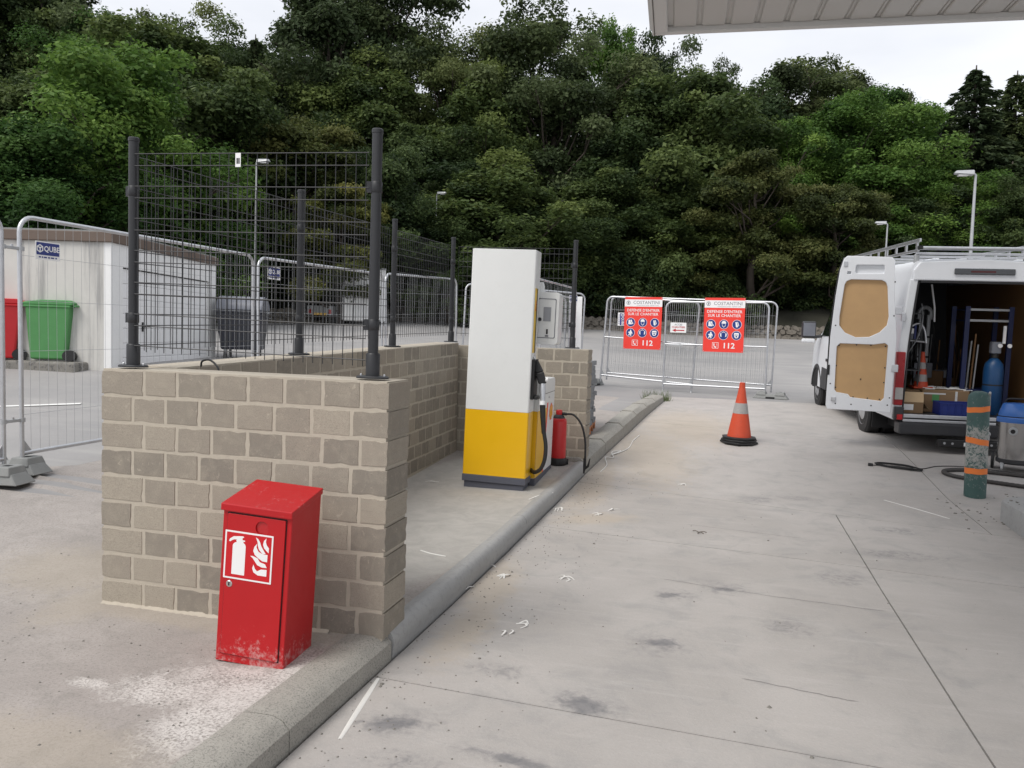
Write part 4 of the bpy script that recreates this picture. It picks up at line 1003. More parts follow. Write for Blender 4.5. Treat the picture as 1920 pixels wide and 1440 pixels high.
# nozzle
nz_ = MB(); nx0, ny0 = CW+.03, .11
nz_.tube(catmull([(nx0-.055, ny0, 1.385), (nx0-.035, ny0, 1.37), (nx0-.005, ny0, 1.30)], 5), .011, 10); nz_.build('nozzle_spout', M['chrome'], pump, smooth=40)
b = MB(); b.hexa([(nx0+.035, ny0-.03, 1.085), (nx0+.112, ny0-.03, 1.095), (nx0+.112, ny0+.03, 1.095), (nx0+.035, ny0+.03, 1.085)], [(nx0+.0, ny0-.03, 1.19), (nx0+.075, ny0-.03, 1.21), (nx0+.075, ny0+.03, 1.21), (nx0+.0, ny0+.03, 1.19)]); b.hexa([(nx0+.0, ny0-.03, 1.19), (nx0+.075, ny0-.03, 1.21), (nx0+.075, ny0+.03, 1.21), (nx0+.0, ny0+.03, 1.19)], [(nx0-.03, ny0-.018, 1.31), (nx0+.015, ny0-.018, 1.32), (nx0+.015, ny0+.018, 1.32), (nx0-.03, ny0+.018, 1.31)])
b.build('nozzle_body', M['black'], pump, bevel=.012, seg=2)
MB().tube(catmull([(nx0+.01, ny0, 1.16), (nx0-.015, ny0, 1.08), (nx0-.03, ny0, 1.0), (nx0+.02, ny0, .955)], 5), .009, 8).build('trigger_guard', M['black'], pump, smooth=60)
MB().tube([(nx0+.105, ny0-.005, 1.135), (nx0+.125, ny0-.005, 1.13)], .026, 14).build('end_cap', M['signwhite'], pump, smooth=40)
b = MB(); b.tube([(nx0+.075, ny0, 1.09), (nx0+.078, ny0-.01, 1.02), (nx0+.085, ny0-.02, .92)], [.028, .031, .026], 14); b.build('hose_swivel', M['galv'], pump, smooth=40)
b = MB(); b.tube([(nx0+.085, ny0-.02, .92), (nx0+.088, ny0-.025, .88)], .029, 14); b.build('swivel_collar', M['white'], pump, smooth=40)
MB().tube([(nx0+.088, ny0-.025, .88), (nx0+.10, ny0-.03, .76), (nx0+.118, ny0-.035, .60)], [.029, .027, .022], 14).build('hose_sleeve', M['black'], pump, smooth=40)
MB().tube(catmull([(nx0+.10, ny0-.03, .78), (nx0+.118, ny0-.035, .62), (nx0+.145, ny0-.04, .48), (nx0+.14, ny0-.04, .34), (nx0+.10, ny0-.03, .24), (nx0+.03, ny0+.03, .195), (CW-.0, CD+.03, .19)], 10), .0195, 14).build('hose', M['black'], pump, smooth=60)

# wheeled red extinguisher
ex = thing('fire_extinguisher', 'tall red fire extinguisher with black hose standing behind the pump', 'fire extinguisher', (-1.735, 9.10, .112), R(10))
MB().lathe([(.10, 0), (.105, .01), (.105, .07), (.098, .085)], 24).build('foot_ring', M['black'], ex, smooth=40)
MB().lathe([(.088, .06), (.092, .08), (.092, .50), (.085, .535), (.06, .55)], 24).build('bottle', M['red'], ex, smooth=50)
MB().lathe([(.07, .51), (.072, .545), (.055, .575), (.03, .59)], 20).build('shoulder', M['blackpl'], ex, smooth=40)
MB().lathe([(.035, .575), (.038, .60), (.038, .63), (.03, .64)], 16).build('valve_cap', M['red'], ex, smooth=40)
MB().tube([(.0, 0, .60), (.09, -.01, .595)], .018, 10).build('hose_outlet', M['black'], ex, smooth=40)
MB().tube(catmull([(.08, -.01, .595), (.17, -.05, .59), (.26, -.12, .49), (.305, -.17, .33), (.315, -.20, .15), (.312, -.21, .08)], 10), .012, 10).build('hose', M['black'], ex, smooth=60)
b = MB(); b.tube([(.312, -.21, .12), (.312, -.212, .02), (.305, -.215, -.055)], [.017, .019, .008], 10); b.tube([(.315, -.215, .0), (.35, -.225, .03), (.368, -.23, .12)], [.014, .014, .005], 8); b.build('nozzle_grip', M['black'], ex, smooth=40)
for s in (-1, 1): MB().tube([(s*.10, .03, .035), (s*.125, .03, .035)], .035, 12).build('wheel', M['black'], ex)

# traffic cone
def cone(parent, h, r, bands, base=True, m1=M['orange']):
    n = 28
    def rad(z): return r*(1-z/h)+.022
    prev = .03
    segs = []
    for z0, z1 in bands: segs.append((prev, z0, m1, 'cone_body')); segs.append((z0, z1, M['retro'], 'reflective_band')); prev = z1
    segs.append((prev, h, m1, 'cone_body'))
    for z0, z1, m_, nm in segs:
        e = .0015 if nm[0] == 'r' else 0
        MB().lathe([(rad(z0)+e, z0), (rad(z1)+e, z1)]+([(rad(h)*.7, h+.006)] if z1 == h else []), n).build(nm, m_, parent, smooth=40)
c1 = thing('traffic_cone', 'faded orange traffic cone with dull reflective band standing alone on the driveway', 'traffic cone', (.36, 11.62, gd(.36, 11.62)), 0, rx=R(.5), ry=R(.8))
for i in range(3):
    b = MB(); b.T = Matrix.Rotation(R(20+14*i), 4, 'Z'); k = .245-.008*i
    pts = []
    for j in range(8): a = R(22.5+45*j); pts.append((k*math.cos(a)/math.cos(R(22.5))*.98, k*math.sin(a)/math.cos(R(22.5))*.98))
    b.prism(pts, 'z', .001+.032*i, .030+.032*i); b.build('rubber_base', M['black'], c1, bevel=.008, seg=2)
cc = [MB() for _ in range(1)]
n = 28
for z0, z1, m_, nm in ((.09, .42, M['orange'], 'cone_body'), (.42, .565, M['retro'], 'reflective_band'), (.565, .78, M['orange'], 'cone_body'), (.78, .85, M['orange'], 'cone_tip')):
    def rad(z): return .165-(z-.09)*.177 if z < .78 else .043-(z-.78)*.08
    e = .0012 if nm[0] == 'r' else 0
    pr = [(rad(z0)+e, z0), (rad(z1)+e, z1)]
    if nm == 'cone_tip': pr += [(.03, .852)]
    MB().lathe(pr, n).build(nm, m_, c1, smooth=40)
MB().lathe([(.048, .70), (.052, .705), (.052, .715), (.046, .72)], 24).build('grip_ring', M['orange'], c1, smooth=30)

# bollard
bo = thing('bollard', 'worn dark green bollard with three orange tapes at the end of the pump island', 'bollard', (2.79, 9.60, gd(2.8, 9.6)-.01), 0, rx=R(0), ry=R(-1.2))
MB().lathe([(.107, 0), (.108, .04), (.108, 1.06), (.100, 1.11), (.075, 1.145), (.035, 1.158)], 32).build('tube', M['bollard'], bo, smooth=50)
for z, w_, sk in ((.265, .062, .0), (.585, .062, -.018), (.935, .058, .012)):
    vs = []; n = 40; mb = MB()
    for k in range(n):
        a = 2*math.pi*k/n; r_ = .1095; dz = sk*math.cos(a)+.002*math.sin(5*a)
        mb.v += [(r_*math.cos(a), r_*math.sin(a), z+dz), (r_*math.cos(a), r_*math.sin(a), z+w_+dz)]
    for k in range(n): j = (k+1) % n; mb.f.append((2*k, 2*j, 2*j+1, 2*k+1))
    mb.build('orange_tape', M['tape'], bo, smooth=60)
MB().tube(catmull([(.08, -.06, 1.13), (.10, -.02, 1.145), (.112, .03, 1.10), (.116, .04, 1.0)], 6), [.012]*19, 6).build('torn_cap_edge', M['retro'], bo, smooth=60)

# industrial vacuum cleaner
vx, vy = 3.60, 10.95; vz = gd(vx, vy)
va = thing('vacuum_cleaner', 'industrial vacuum cleaner with steel tank and blue lid behind the bollard', 'vacuum cleaner', (vx, vy, vz), R(-20))
MB().lathe([(.17, .09), (.21, .11), (.21, .15), (.20, .155)], 28).build('chassis', M['blackpl'], va, smooth=40)
MB().lathe([(.198, .15), (.20, .16), (.208, .60), (.213, .61)], 36).build('steel_tank', M['chrome'], va, smooth=50)
MB().lathe([(.222, .60), (.226, .61), (.226, .655), (.215, .665)], 36).build('lid_rim', M['blue'], va, smooth=40)
MB().lathe([(.213, .675), (.215, .68), (.178, .80), (.165, .825), (.10, .835)], 36).build('motor_head', M['blue'], va, smooth=50)
MB().lathe([(.214, .664), (.214, .676)], 36).build('lid_gap', M['dark'], va)
inl = MB(); inl.tube([(-.03, -.19, .50), (-.035, -.225, .50)], .048, 20); inl.build('inlet_flange', M['galv_dull'], va, smooth=40, bevel=.005)
MB().tube([(-.035, -.22, .50), (-.036, -.232, .50)], .026, 16).build('inlet_hole', M['dark'], va)
MB().tube(catmull([(-.15, .05, .80), (-.12, .02, .875), (0, -.02, .885), (.12, .02, .875), (.15, .05, .80)], 6), .011, 8).build('top_handle', M['black'], va, smooth=60)
for sx, sy in ((-.13, -.15), (.13, -.15), (-.13, .14), (.13, .14)):
    MB().tube([(sx-.012, sy, .045), (sx+.012, sy, .045)], .042, 14).build('castor', M['galv_dull'], va); MB().box(sx-.018, sx+.018, sy-.014, sy+.014, .05, .11).build('castor_fork', M['galv'], va)
for s in (-1, 1): MB().tube([(s*.24-.015, .06, .11), (s*.24+.015, .06, .11)], .11, 20).build('rear_wheel', M['black'], va, smooth=30)
for s in (-1, 1): b = MB(); b.box(s*.215-.012, s*.215+.012, -.03, .03, .54, .69); b.build('clamp', M['black'], va, bevel=.004)
MB().tube([(.15, -.12, .15), (.225, -.10, .35), (.235, -.08, .60)], .007, 8).build('side_tube', M['black'], va, smooth=60)
# suction hose on the floor
def gpt(x, y, r_=0): return (x, y, gd(x, y)+r_)
hp_ = catmull([gpt(4.6, 10.42, .024), gpt(4.0, 10.50, .024), gpt(3.4, 10.66, .024), gpt(2.95, 10.72, .024), gpt(2.72, 10.58, .024), gpt(2.80, 10.36, .024), gpt(3.2, 10.18, .024), gpt(3.8, 9.98, .024), gpt(4.5, 9.85, .024)], 22)
rr = [.022+.003*(i % 2) for i in range(len(hp_))]
tag(MB().tube(hp_, rr, 12).build('suction_hose', M['hose'], smooth=60), 'thick grey vacuum hose looping on the concrete around the bollard', 'hose')
# black cable coil
rs = random.Random(12); cp = [gpt(3.55, 10.75, .02), gpt(3.1, 10.95, .012), gpt(2.75, 10.92, .006), gpt(2.52, 10.72, .006)]
for k in range(5):
    dy = rs.uniform(-.05, .05)
    cp += [gpt(2.38, 10.80+dy, .006+.004*k), gpt(2.15-rs.uniform(0, .05), 10.88+dy*.5, .006+.004*k), gpt(2.02+rs.uniform(-.04, .04), 10.83+dy, .006+.004*k), gpt(2.16, 10.70+dy, .006+.004*k), gpt(2.42+rs.uniform(-.05, .08), 10.62+dy, .007+.004*k)]
cp += [gpt(2.2, 10.74, .012), gpt(1.94, 10.72, .01)]
cb_ = thing('power_cable', 'thin black power cable lying in a tangled coil on the driveway', 'cable')
MB().tube(catmull(cp, 8), .0052, 6).build('cable', M['black'], cb_, smooth=60)
b = MB(); b.tube([gpt(1.95, 10.72, .012), gpt(1.90, 10.715, .016)], .022, 10); b.build('plug', M['black'], cb_)

# pump island at the right edge
isl = thing('pump_island', 'raised concrete pump island with rounded end at the right edge', 'kerb island')
def isl_outline(off):
    pts = []
    cx, cy, r_ = 3.30, 8.55, .58+off
    for k in range(13): a = R(190-160*k/12-0); pts.append((cx+r_*math.cos(a), cy+r_*math.sin(a)))
    return pts
top = [(2.72-.0, 2.5), (2.72, 7.9), (2.72, 8.5)]+[(3.27+.55*math.cos(R(180-a)), 8.5+.45*math.sin(R(180-a))) for a in range(15, 181, 15)]+[(3.82, 2.5)]
mb = MB(); n = len(top)
cxm = 3.27
def ins(p, k): return (cxm+(p[0]-cxm)*k, p[1]-(.0 if p[1] < 3 else (p[1]-8.3)*(1-k) if p[1] > 8.3 else 0))
lev = [(1, lambda p: gd(*p)-.05), (1, lambda p: .13), (.985, lambda p: .152), (.95, lambda p: .165)]
for k, zf in lev:
    for p in top: q = ins(p, k); mb.v.append((q[0], q[1], zf(p)))
for l_ in range(3):
    for i in range(n): j = (i+1) % n; mb.f.append((l_*n+i, l_*n+j, (l_+1)*n+j, (l_+1)*n+i))
mb.f.append(tuple(range(3*n, 4*n)))
mb.build('kerb_body', M['island'], isl, smooth=35)
grit = MB(); rs = random.Random(8)
for i in range(60):
    x, y = rs.gauss(2.72, .22), rs.gauss(8.75, .35)
    if 2.72 < x < 3.8 and y < 8.9: z = .166
    else: z = gd(x, y)
    s = rs.uniform(.004, .016); grit.T = Matrix.Translation((x, y, z)) @ Matrix.Rotation(rs.uniform(0, 3), 4, 'Z'); grit.hexa([(-s, -s, 0), (s, -s*.7, 0), (s*.8, s, 0), (-s, s*.6, 0)], [(-s*.5, -s*.4, s*.6), (s*.5, -s*.4, s*.7), (s*.3, s*.4, s*.5), (-s*.4, s*.5, s*.7)])
# ------------------------------------------------------------------ litter on the ground
for i in range(900):
    m_ = rs.random()
    if m_ < .55: y = rs.uniform(2.6, 9.5); x = kx(y)+.02+abs(rs.gauss(0, .35))
    elif m_ < .7: y = rs.uniform(3, 11); x = rs.uniform(-1.3, 3)
    else: y = rs.uniform(2.4, 4.5); x = rs.uniform(-4.5, kx(y)-.3)
    if x > kx(y): z = gd(x, y)
    else:
        if y > 3.7 and x > -3.4: continue
        z = gl(x, y)
    s = rs.uniform(.0015, .006)*(1 if rs.random() > .05 else 1.8)
    grit.T = Matrix.Translation((x, y, z)) @ Matrix.Rotation(rs.uniform(0, 3), 4, 'Z'); grit.hexa([(-s, -s, 0), (s, -s*.7, 0), (s*.8, s, 0), (-s, s*.6, 0)], [(-s*.5, -s*.4, s*.8), (s*.5, -s*.4, s*.9), (s*.3, s*.4, s*.7), (-s*.4, s*.5, s*.9)])
tag(grit.build('grit', M['pebble']), kind='stuff')
def strip(pts, w, label, name='sealant_strip', m=M['strip'], onl=False, th=.003, cat='debris', group='scraps of white sealant on the ground'):
    P = catmull([(x, y, (gl if onl else gd)(x, y)+(z if z else 0)) for x, y, *zz in pts for z in [zz[0] if zz else 0]], 6)
    mb = MB(); n = len(P)
    for i, p in enumerate(P):
        a = P[max(i-1, 0)]; b = P[min(i+1, n-1)]; t = (b-a); t.z = 0; t.normalize(); nn = Vector((-t.y, t.x, 0)); ww = w*(.4+.6*math.sin(math.pi*min(.95, max(.05, i/(n-1))))**.5)
        for q in (p-nn*ww+Vector((0, 0, .0005)), p+nn*ww+Vector((0, 0, .0005)), p+nn*ww*.5+Vector((0, 0, th+.0005)), p-nn*ww*.5+Vector((0, 0, th+.0005))): mb.v.append(tuple(q))
    for i in range(n-1):
        for k in range(4): j = (k+1) % 4; mb.f.append((4*i+k, 4*i+j, 4*i+4+j, 4*i+4+k))
    mb.f += [(0, 1, 2, 3), tuple(4*(n-1)+k for k in (3, 2, 1, 0))]
    return tag(mb.build(name, m, smooth=60), label, cat, group)
strip([(-1.56, 3.62), (-1.52, 3.35), (-1.47, 3.02)], .013, 'long white strip pointed at one end beside the near kerb')
strip([(1.79, 9.11), (2.05, 8.78), (2.26, 8.48)], .008, 'long thin white strip lying left of the bollard')
strip([(-2.02, 5.41), (-1.92, 5.36), (-1.80, 5.33)], .009, 'straight white strip on the smooth concrete behind the front wall', onl=True)
strip([(-1.66, 7.30), (-1.58, 7.5, .01), (-1.50, 7.68)], .010, 'curved white strip on the concrete in front of the pump', onl=True)
rs = random.Random(21)
k = 0
for (x, y, n_, lb) in [(-1.39, 5.43, 4, 'tangle of white sealant on the sandy patch by the kerb, widest of the scraps'), (-1.53, 5.06, 2, 'pale scrap lying against the foot of the kerb below the sandy patch'), (-.97, 5.51, 3, 'small white tangle right of the sandy patch'), (-1.55, 5.62, 2, 'white curl leaning on the round kerb'), (-1.42, 7.53, 3, 'white scrap at the kerb foot near the brown stain'), (-.9, 7.72, 2, 'small white scrap beyond the brown stain'), (-1.02, 7.45, 2, 'thin white scrap on the brown stain'), (-1.05, 4.58, 3, 'little crumpled white scrap, right of two in the grit'), (-1.10, 4.42, 2, 'little crumpled white scrap, left of two in the grit'), (-2.76, 7.66, 2, 'white crumpled scrap left of the pump plinth'), (-.3, 9.1, 2, 'tiny white scrap far out on the driveway')]:
    onl = x < -1.6
    root = thing('sealant_scrap', lb, 'debris', (0, 0, 0), group='scraps of white sealant on the ground')
    for q in range(n_):
        a = rs.uniform(0, 3); l_ = rs.uniform(.03, .06); bx, by = x+rs.uniform(-.03, .03), y+rs.uniform(-.03, .03)
        o = strip([(bx-l_*math.cos(a), by-l_*math.sin(a)), (bx+.01, by+rs.uniform(-.015, .02), rs.uniform(.004, .02)), (bx+l_*math.cos(a+.6), by+l_*math.sin(a+.6))], rs.uniform(.004, .009), None, onl=onl, cat=None, group=None, name='piece'); o.parent = root
root = thing('plastic_string', 'knotted white plastic string along the far part of the kerb', 'string')
MB().tube(catmull([gpt(-1.28, 9.45, .006), gpt(-1.25, 9.8, .006), gpt(-1.31, 10.1, .03), gpt(-1.22, 10.2, .01), gpt(-1.27, 10.45, .02), gpt(-1.17, 10.6, .008), gpt(-1.26, 10.3, .02), gpt(-1.1, 10.75, .006), gpt(-1.08, 11.3, .006), gpt(-1.03, 11.7, .006)], 8), .007, 6).build('string', M['strip'], root, smooth=60)
tw = thing('twig', 'small dry twig lying in the middle of the driveway', 'twig')
for a, l_ in ((.2, .07), (2.6, .06), (4.6, .05), (5.5, .06)):
    MB().tube([gpt(-.08, 7.14, .006), gpt(-.08+l_*math.cos(a)*.6, 7.14+l_*math.sin(a)*.6, .014), gpt(-.08+l_*math.cos(a), 7.14+l_*math.sin(a), .006)], .003, 5).build('branch', M['twig'], tw)
wd = MB(); rs = random.Random(4)
for cx, cy in ((-.93, 16.0), (-1.28, 16.0), (-1.1, 16.05)):
    for i in range(60):
        a = rs.uniform(0, 6.28); l_ = rs.uniform(.06, .26); x, y = cx+rs.gauss(0, .05), cy+rs.gauss(0, .06); z = gd(x, y)
        dx, dy = math.cos(a)*l_*.5, math.sin(a)*l_*.5; w = .004
        wd.add([(x-w, y, z), (x+w, y, z), (x+dx, y+dy, z+l_)], [(0, 1, 2)])
tag(wd.build('weeds', M['weed']), kind='stuff')

# ------------------------------------------------------------------ station canopy
PITCH = .30
can = thing('station_canopy', 'pale ribbed underside of the filling station canopy jutting in at top right', 'canopy', (-.82, 9.15, 4.95), R(2.9), rx=0)
# local: x to the right along the far edge, -y back towards the camera
CL, CB = 14.0, 9.5
def shear(x, y): return x+(-y)*-.0, y
rot = Matrix.Rotation(R(-5.2), 4, 'Z')
for i in range(int(CL/PITCH)):
    x0 = .20+i*PITCH
    p = MB(); p.v = []; 
    for (u, v, z) in ((x0, -.10, .05), (x0+.245, -.10, .05), (x0+.245, -CB, .05), (x0, -CB, .05), (x0, -.10, .085), (x0+.245, -.10, .085), (x0+.245, -CB, .085), (x0, -CB, .085)): p.v.append((u-v*-.0, v, z))
    p.f = [(0, 1, 2, 3), (7, 6, 5, 4), (0, 4, 5, 1), (1, 5, 6, 2), (2, 6, 7, 3), (3, 7, 4, 0)]
    p.build('ceiling_panel', M['canopy'], can, bevel=.012)
MB().box(.2, CL, -CB, -.16, .10, .13).build('panel_backing', M['canopy_dark'], can)
for i in range(int(CL/PITCH)):
    MB().box(.20+i*PITCH+.263, .20+i*PITCH+.283, -CB, -.10, .066, .099).build('groove_profile', M['canopy'], can)
MB().box(-.03, CL, -.08, .0, .0, .075).build('front_trim', M['canopy_edge'], can, bevel=.01)
MB().box(-.03, .14, -CB, -.081, .0, .075).build('side_trim', M['canopy_edge'], can, bevel=.01)
MB().box(-.005, .004, -CB, -.01, -.006, .02).build('drip_edge', M['canopy_dark'], can)
MB().box(-.06, CL, -CB, .03, .076, .60).build('fascia', M['canopy_edge'], can, bevel=.01)

# ================================================================== VAN
van = thing('delivery_van', 'white panel van with its rear doors open and tools inside', 'van', (2.36, 11.80, gd(2.3, 12.0)-.02), R(5.0), rx=R(2.0))
VW, VH = 2.0, 2.60
def inset(z):  # tumblehome
    return .0 if z < .9 else .12*((z-.9)/1.7)**1.6
def side_poly(y, x_side, zs):
    return [((inset(z) if x_side == 0 else VW-inset(z)), y, z) for z in zs]
zs = [.42, .7, 1.0, 1.3, 1.6, 1.9, 2.2, 2.42]
def side_skin(sgn, y0, y1, m, name, zs=zs, t=.05):
    b = MB(); ys = [y0, y1]; vs = []
    for y in ys:
        for z in zs:
            o = inset(z); x = o if sgn < 0 else VW-o
            b.v.append((x, y, z)); b.v.append((x+(t if sgn < 0 else -t), y, z))
    n = len(zs)
    I = lambda j, i, k: (j*n+i)*2+k
    for i in range(n-1):
        b.f += [(I(0, i, 0), I(1, i, 0), I(1, i+1, 0), I(0, i+1, 0)), (I(0, i, 1), I(0, i+1, 1), I(1, i+1, 1), I(1, i, 1)), (I(0, i, 0), I(0, i+1, 0), I(0, i+1, 1), I(0, i, 1)), (I(1, i, 0), I(1, i, 1), I(1, i+1, 1), I(1, i+1, 0))]
    b.f += [(I(0, 0, 0), I(0, 0, 1), I(1, 0, 1), I(1, 0, 0)), (I(0, n-1, 0), I(1, n-1, 0), I(1, n-1, 1), I(0, n-1, 1))]
    return b.build(name, m, van, smooth=40)
side_skin(-1, .0, 3.75, M['vanwhite'], 'side_panel'); side_skin(1, .0, 3.75, M['vanwhite'], 'side_panel')
# roof: rounded edges
rp = []
xi = inset(2.42)
for k in range(6): a = R(180-90*k/5); rp.append((xi+.10+.10*math.cos(a), 2.42+.14*math.sin(a)))
rp.append((1.0, 2.60))
for k in range(6): a = R(90-90*k/5); rp.append((VW-xi-.10+.10*math.cos(a), 2.42+.14*math.sin(a)))
rp_in = [(x*.94+.06, z-.05 if z > 2.45 else z) for x, z in rp]
b = MB(); poly = rp+[(VW-xi-.06, 2.42), (VW-xi-.12, 2.51), (1, 2.53), (xi+.12, 2.51), (xi+.06, 2.42)]
b.prism(poly, 'y', 0.0, 3.9); b.build('roof', M['vanwhite'], van, smooth=30)
# rear frame: header and pillars around the opening
hdr = MB(); hdr.prism([(xi+.03, 2.30), (VW-xi-.03, 2.30), (VW-xi-.02, 2.43), (VW-xi-.10, 2.545), (1, 2.585), (xi+.10, 2.545), (xi+.02, 2.43)], 'y', -.035, .04); hdr.build('rear_header', M['vanwhite'], van, bevel=.015, seg=2)
for s in (0, 1):
    b = MB(); P = []
    for z in (.50, .9, 1.4, 1.9, 2.31):
        o = inset(z); 
        for y in (-.02, .09):
            P.append([(o+.004, y, z), (o+.105, y, z)])
    vs = []; fs = []
    for i, pr in enumerate(P):
        for q in pr: vs.append(q if s == 0 else (VW-q[0], q[1], q[2]))
    n = 5
    for i in range(n-1):
        a = i*4; c = (i+1)*4
        fs += [(a, a+1, c+1, c), (a+2, c+2, c+3, a+3), (a, c, c+2, a+2), (a+1, a+3, c+3, c+1)]
    fs += [(0, 2, 3, 1), (16, 17, 19, 18)]
    b.add(vs, fs); b.build('rear_pillar', mat('pillar_white', (.70, .72, .74), .55, var=.03), van, bevel=.008)
    b = MB(); sx = (lambda x: x) if s == 0 else (lambda x: VW-x)
    x0, x1 = sorted((sx(-.012), sx(.098)))
    b.box(x0, x1, -.045, .04, .62, 1.34); b.build('tail_lamp', mat('tail_red', (.30, .004, .008), .3, var=.1), van, bevel=.012, seg=2)
    b = MB(); b.box(x0+.006, x1-.006, -.052, -.046, .70, .86); b.build('clear_lens', M['retro'], van)
    b = MB(); x0, x1 = sorted((sx(.0), sx(.12))); b.box(x0, x1, -.06, .05, .42, .60); b.build('bumper_corner', M['blackpl'], van, bevel=.01)
    b = MB(); x0, x1 = sorted((sx(.03), sx(.10))); b.box(x0, x1, -.072, -.061, .43, .50); b.build('reflector', M['lampred'], van)
    b = MB(); x0, x1 = sorted((sx(.100), sx(.118))); x2, x3 = sorted((sx(.100+inset(2.28)), sx(.120+inset(2.28)))); x4, x5 = sorted((sx(.100+inset(1.5)), sx(.120+inset(1.5)))); b.hexa([(x0, -.03, .52), (x1, -.03, .52), (x1, 0, .52), (x0, 0, .52)], [(x4, -.03, 1.5), (x5, -.03, 1.5), (x5, 0, 1.5), (x4, 0, 1.5)]); b.hexa([(x4, -.03, 1.5), (x5, -.03, 1.5), (x5, 0, 1.5), (x4, 0, 1.5)], [(x2, -.03, 2.28), (x3, -.03, 2.28), (x3, 0, 2.28), (x2, 0, 2.28)]); b.build('door_seal', M['black'], van)
MB().box(xi+.12, VW-xi-.12, -.03, .0, 2.27, 2.298).build('door_seal', M['black'], van)
MB().box(.62, 1.36, -.060, -.037, 2.385, 2.465).build('brake_light', M['glass'], van, bevel=.008)
MB().box(.82, 1.12, -.064, -.0605, 2.412, 2.436).build('light_strip', mat('dark_lens', (.07, .006, .007), .3), van)
MB().box(.02, VW-.02, -.01, 3.75, .44, .50).build('floor', M['blackpl'], van)
MB().box(.11, VW-.11, -.045, -.011, .455, .505).build('sill', M['galv'], van, bevel=.006)
MB().box(.11, VW-.11, -.075, -.046, .405, .44).build('step_edge', M['galv'], van, bevel=.004)
MB().box(.05, VW-.05, -.13, .1, .24, .40).build('bumper', M['blackpl'], van, bevel=.02, seg=2)
MB().box(.55, 1.7, -.16, -.06, .10, .20).build('tow_bar', M['black'], van, bevel=.01)
for x in (.62, .72, 1.05, 1.2, 1.45): MB().tube([(x, -.165, .15), (x, -.158, .15)], .016, 10).build('tow_bolt', M['galv'], van)
MB().box(.86, .96, -.166, -.161, .12, .17).build('rating_plate', M['signwhite'], van)
b = MB(); b.tube([(1.15, -.13, .19), (1.15, -.17, .22), (1.15, -.17, .28)], .018, 10); b.lathe([(.01, .27), (.026, .29), (.026, .31), (.01, .33)], 12, (1.15, -.17, 0)); b.build('tow_ball', M['galv_dull'], van, smooth=40)
MB().box(.25, VW-.25, .1, 4.2, .22, .40).build('underbody', M['black'], van)
# lining inside, and dark boards added to dim the bay
side_lin = MB(); side_lin.hexa([(VW-.09, .1, .51), (VW-.07, .1, .51), (VW-.07, 3.6, .51), (VW-.09, 3.6, .51)], [(VW-.22, .1, 2.36), (VW-.20, .1, 2.36), (VW-.20, 3.6, 2.36), (VW-.22, 3.6, 2.36)]); side_lin.build('lining_board', M['plydark'], van)
side_lin = MB(); side_lin.hexa([(.07, .15, .51), (.09, .15, .51), (.09, 3.6, .51), (.07, 3.6, .51)], [(.20, .15, 2.36), (.22, .15, 2.36), (.22, 3.6, 2.36), (.20, 3.6, 2.36)]); side_lin.build('lining_board', M['blackpl'], van)  # black board added on the left to darken the load bay
for i in range(5): MB().box(xi+.13, VW-xi-.13, .35+i*.7, .43+i*.7, 2.44, 2.48).build('roof_bow', M['galv_dull'], van)
flat('bulkhead', [[(.05, .5), (VW-.05, .5), (VW-.2, 2.42), (.2, 2.42)], rrect(.55, 1.15, 1.62, 2.10, .06)], .03, M['blackpl'], van, facing(0, 3.62, 0))
MB().box(.5, 1.2, 3.6, 3.606, 1.57, 2.15).build('bulkhead_glass', M['glass'], van)
MB().box(xi+.12, VW-xi-.12, .06, 3.6, 2.49, 2.51).build('bay_dimming_sheet', M['blackpl'], van)  # dark sheet added below the white roof to cut its bounce light
# cab loft
def cab_sec(y, top, w0, tw, bot=.42):
    """closed section: y station, top height, half width at the waist, half width at the top"""
    pts = []; c = 1.0; waist = min(1.35, top-.05)
    L_ = [(w0, bot), (w0, waist*.7+bot*.3), (w0-.005, waist), (w0-(w0-tw)*.5, (waist+top)/2), (tw, top-.07), (tw-.10, top)]
    pts = [(c-a, z) for a, z in L_]+[(c+a, z) for a, z in reversed(L_)]
    return [(x, y, z) for x, z in pts]
secs = [(3.75, 2.55, 1.0, .88), (4.1, 2.50, 1.0, .87), (4.45, 2.28, .995, .84), (4.85, 1.90, .985, .82), (5.15, 1.58, .975, .83), (5.28, 1.45, .97, .86), (5.65, 1.25, .95, .84), (5.95, 1.02, .90, .78), (6.02, .80, .85, .74)]
b = MB(); S = [cab_sec(*q) for q in secs]; n = len(S[0])
for s_ in S: b.v += s_
for j in range(len(S)-1):
    for i in range(n-1): b.f.append((j*n+i, j*n+i+1, (j+1)*n+i+1, (j+1)*n+i))
    b.f.append((j*n+n-1, j*n, (j+1)*n, (j+1)*n+n-1))
b.f.append(tuple(range((len(S)-1)*n, len(S)*n)))
b.build('cab', M['vanwhite'], van, smooth=50)
def cab_side_patch(poly, off, m, name):
    """poly in (y,z) on the left and right cab sides"""
    def xs_(y, z):
        ys_ = [q[0] for q in secs]; top = np.interp(y, ys_, [q[1] for q in secs]); w0 = np.interp(y, ys_, [q[2] for q in secs]); tw = np.interp(y, ys_, [q[3] for q in secs])
        waist = min(1.35, top-.05)
        if z <= waist: return w0
        return w0-(w0-tw)*min(1, (z-waist)/max(.01, (top-.07-waist)))
    for s in (-1, 1):
        b = MB(); n = len(poly)
        for y, z in poly: b.v.append((1+s*(xs_(y, z)+off), y, z))
        for y, z in poly: b.v.append((1+s*(xs_(y, z)-.02), y, z))
        b.f = [tuple(range(n)), tuple(range(n, 2*n))[::-1]]+[(i, n+i, n+(i+1) % n, (i+1) % n) for i in range(n)]
        b.build(name, m, van)
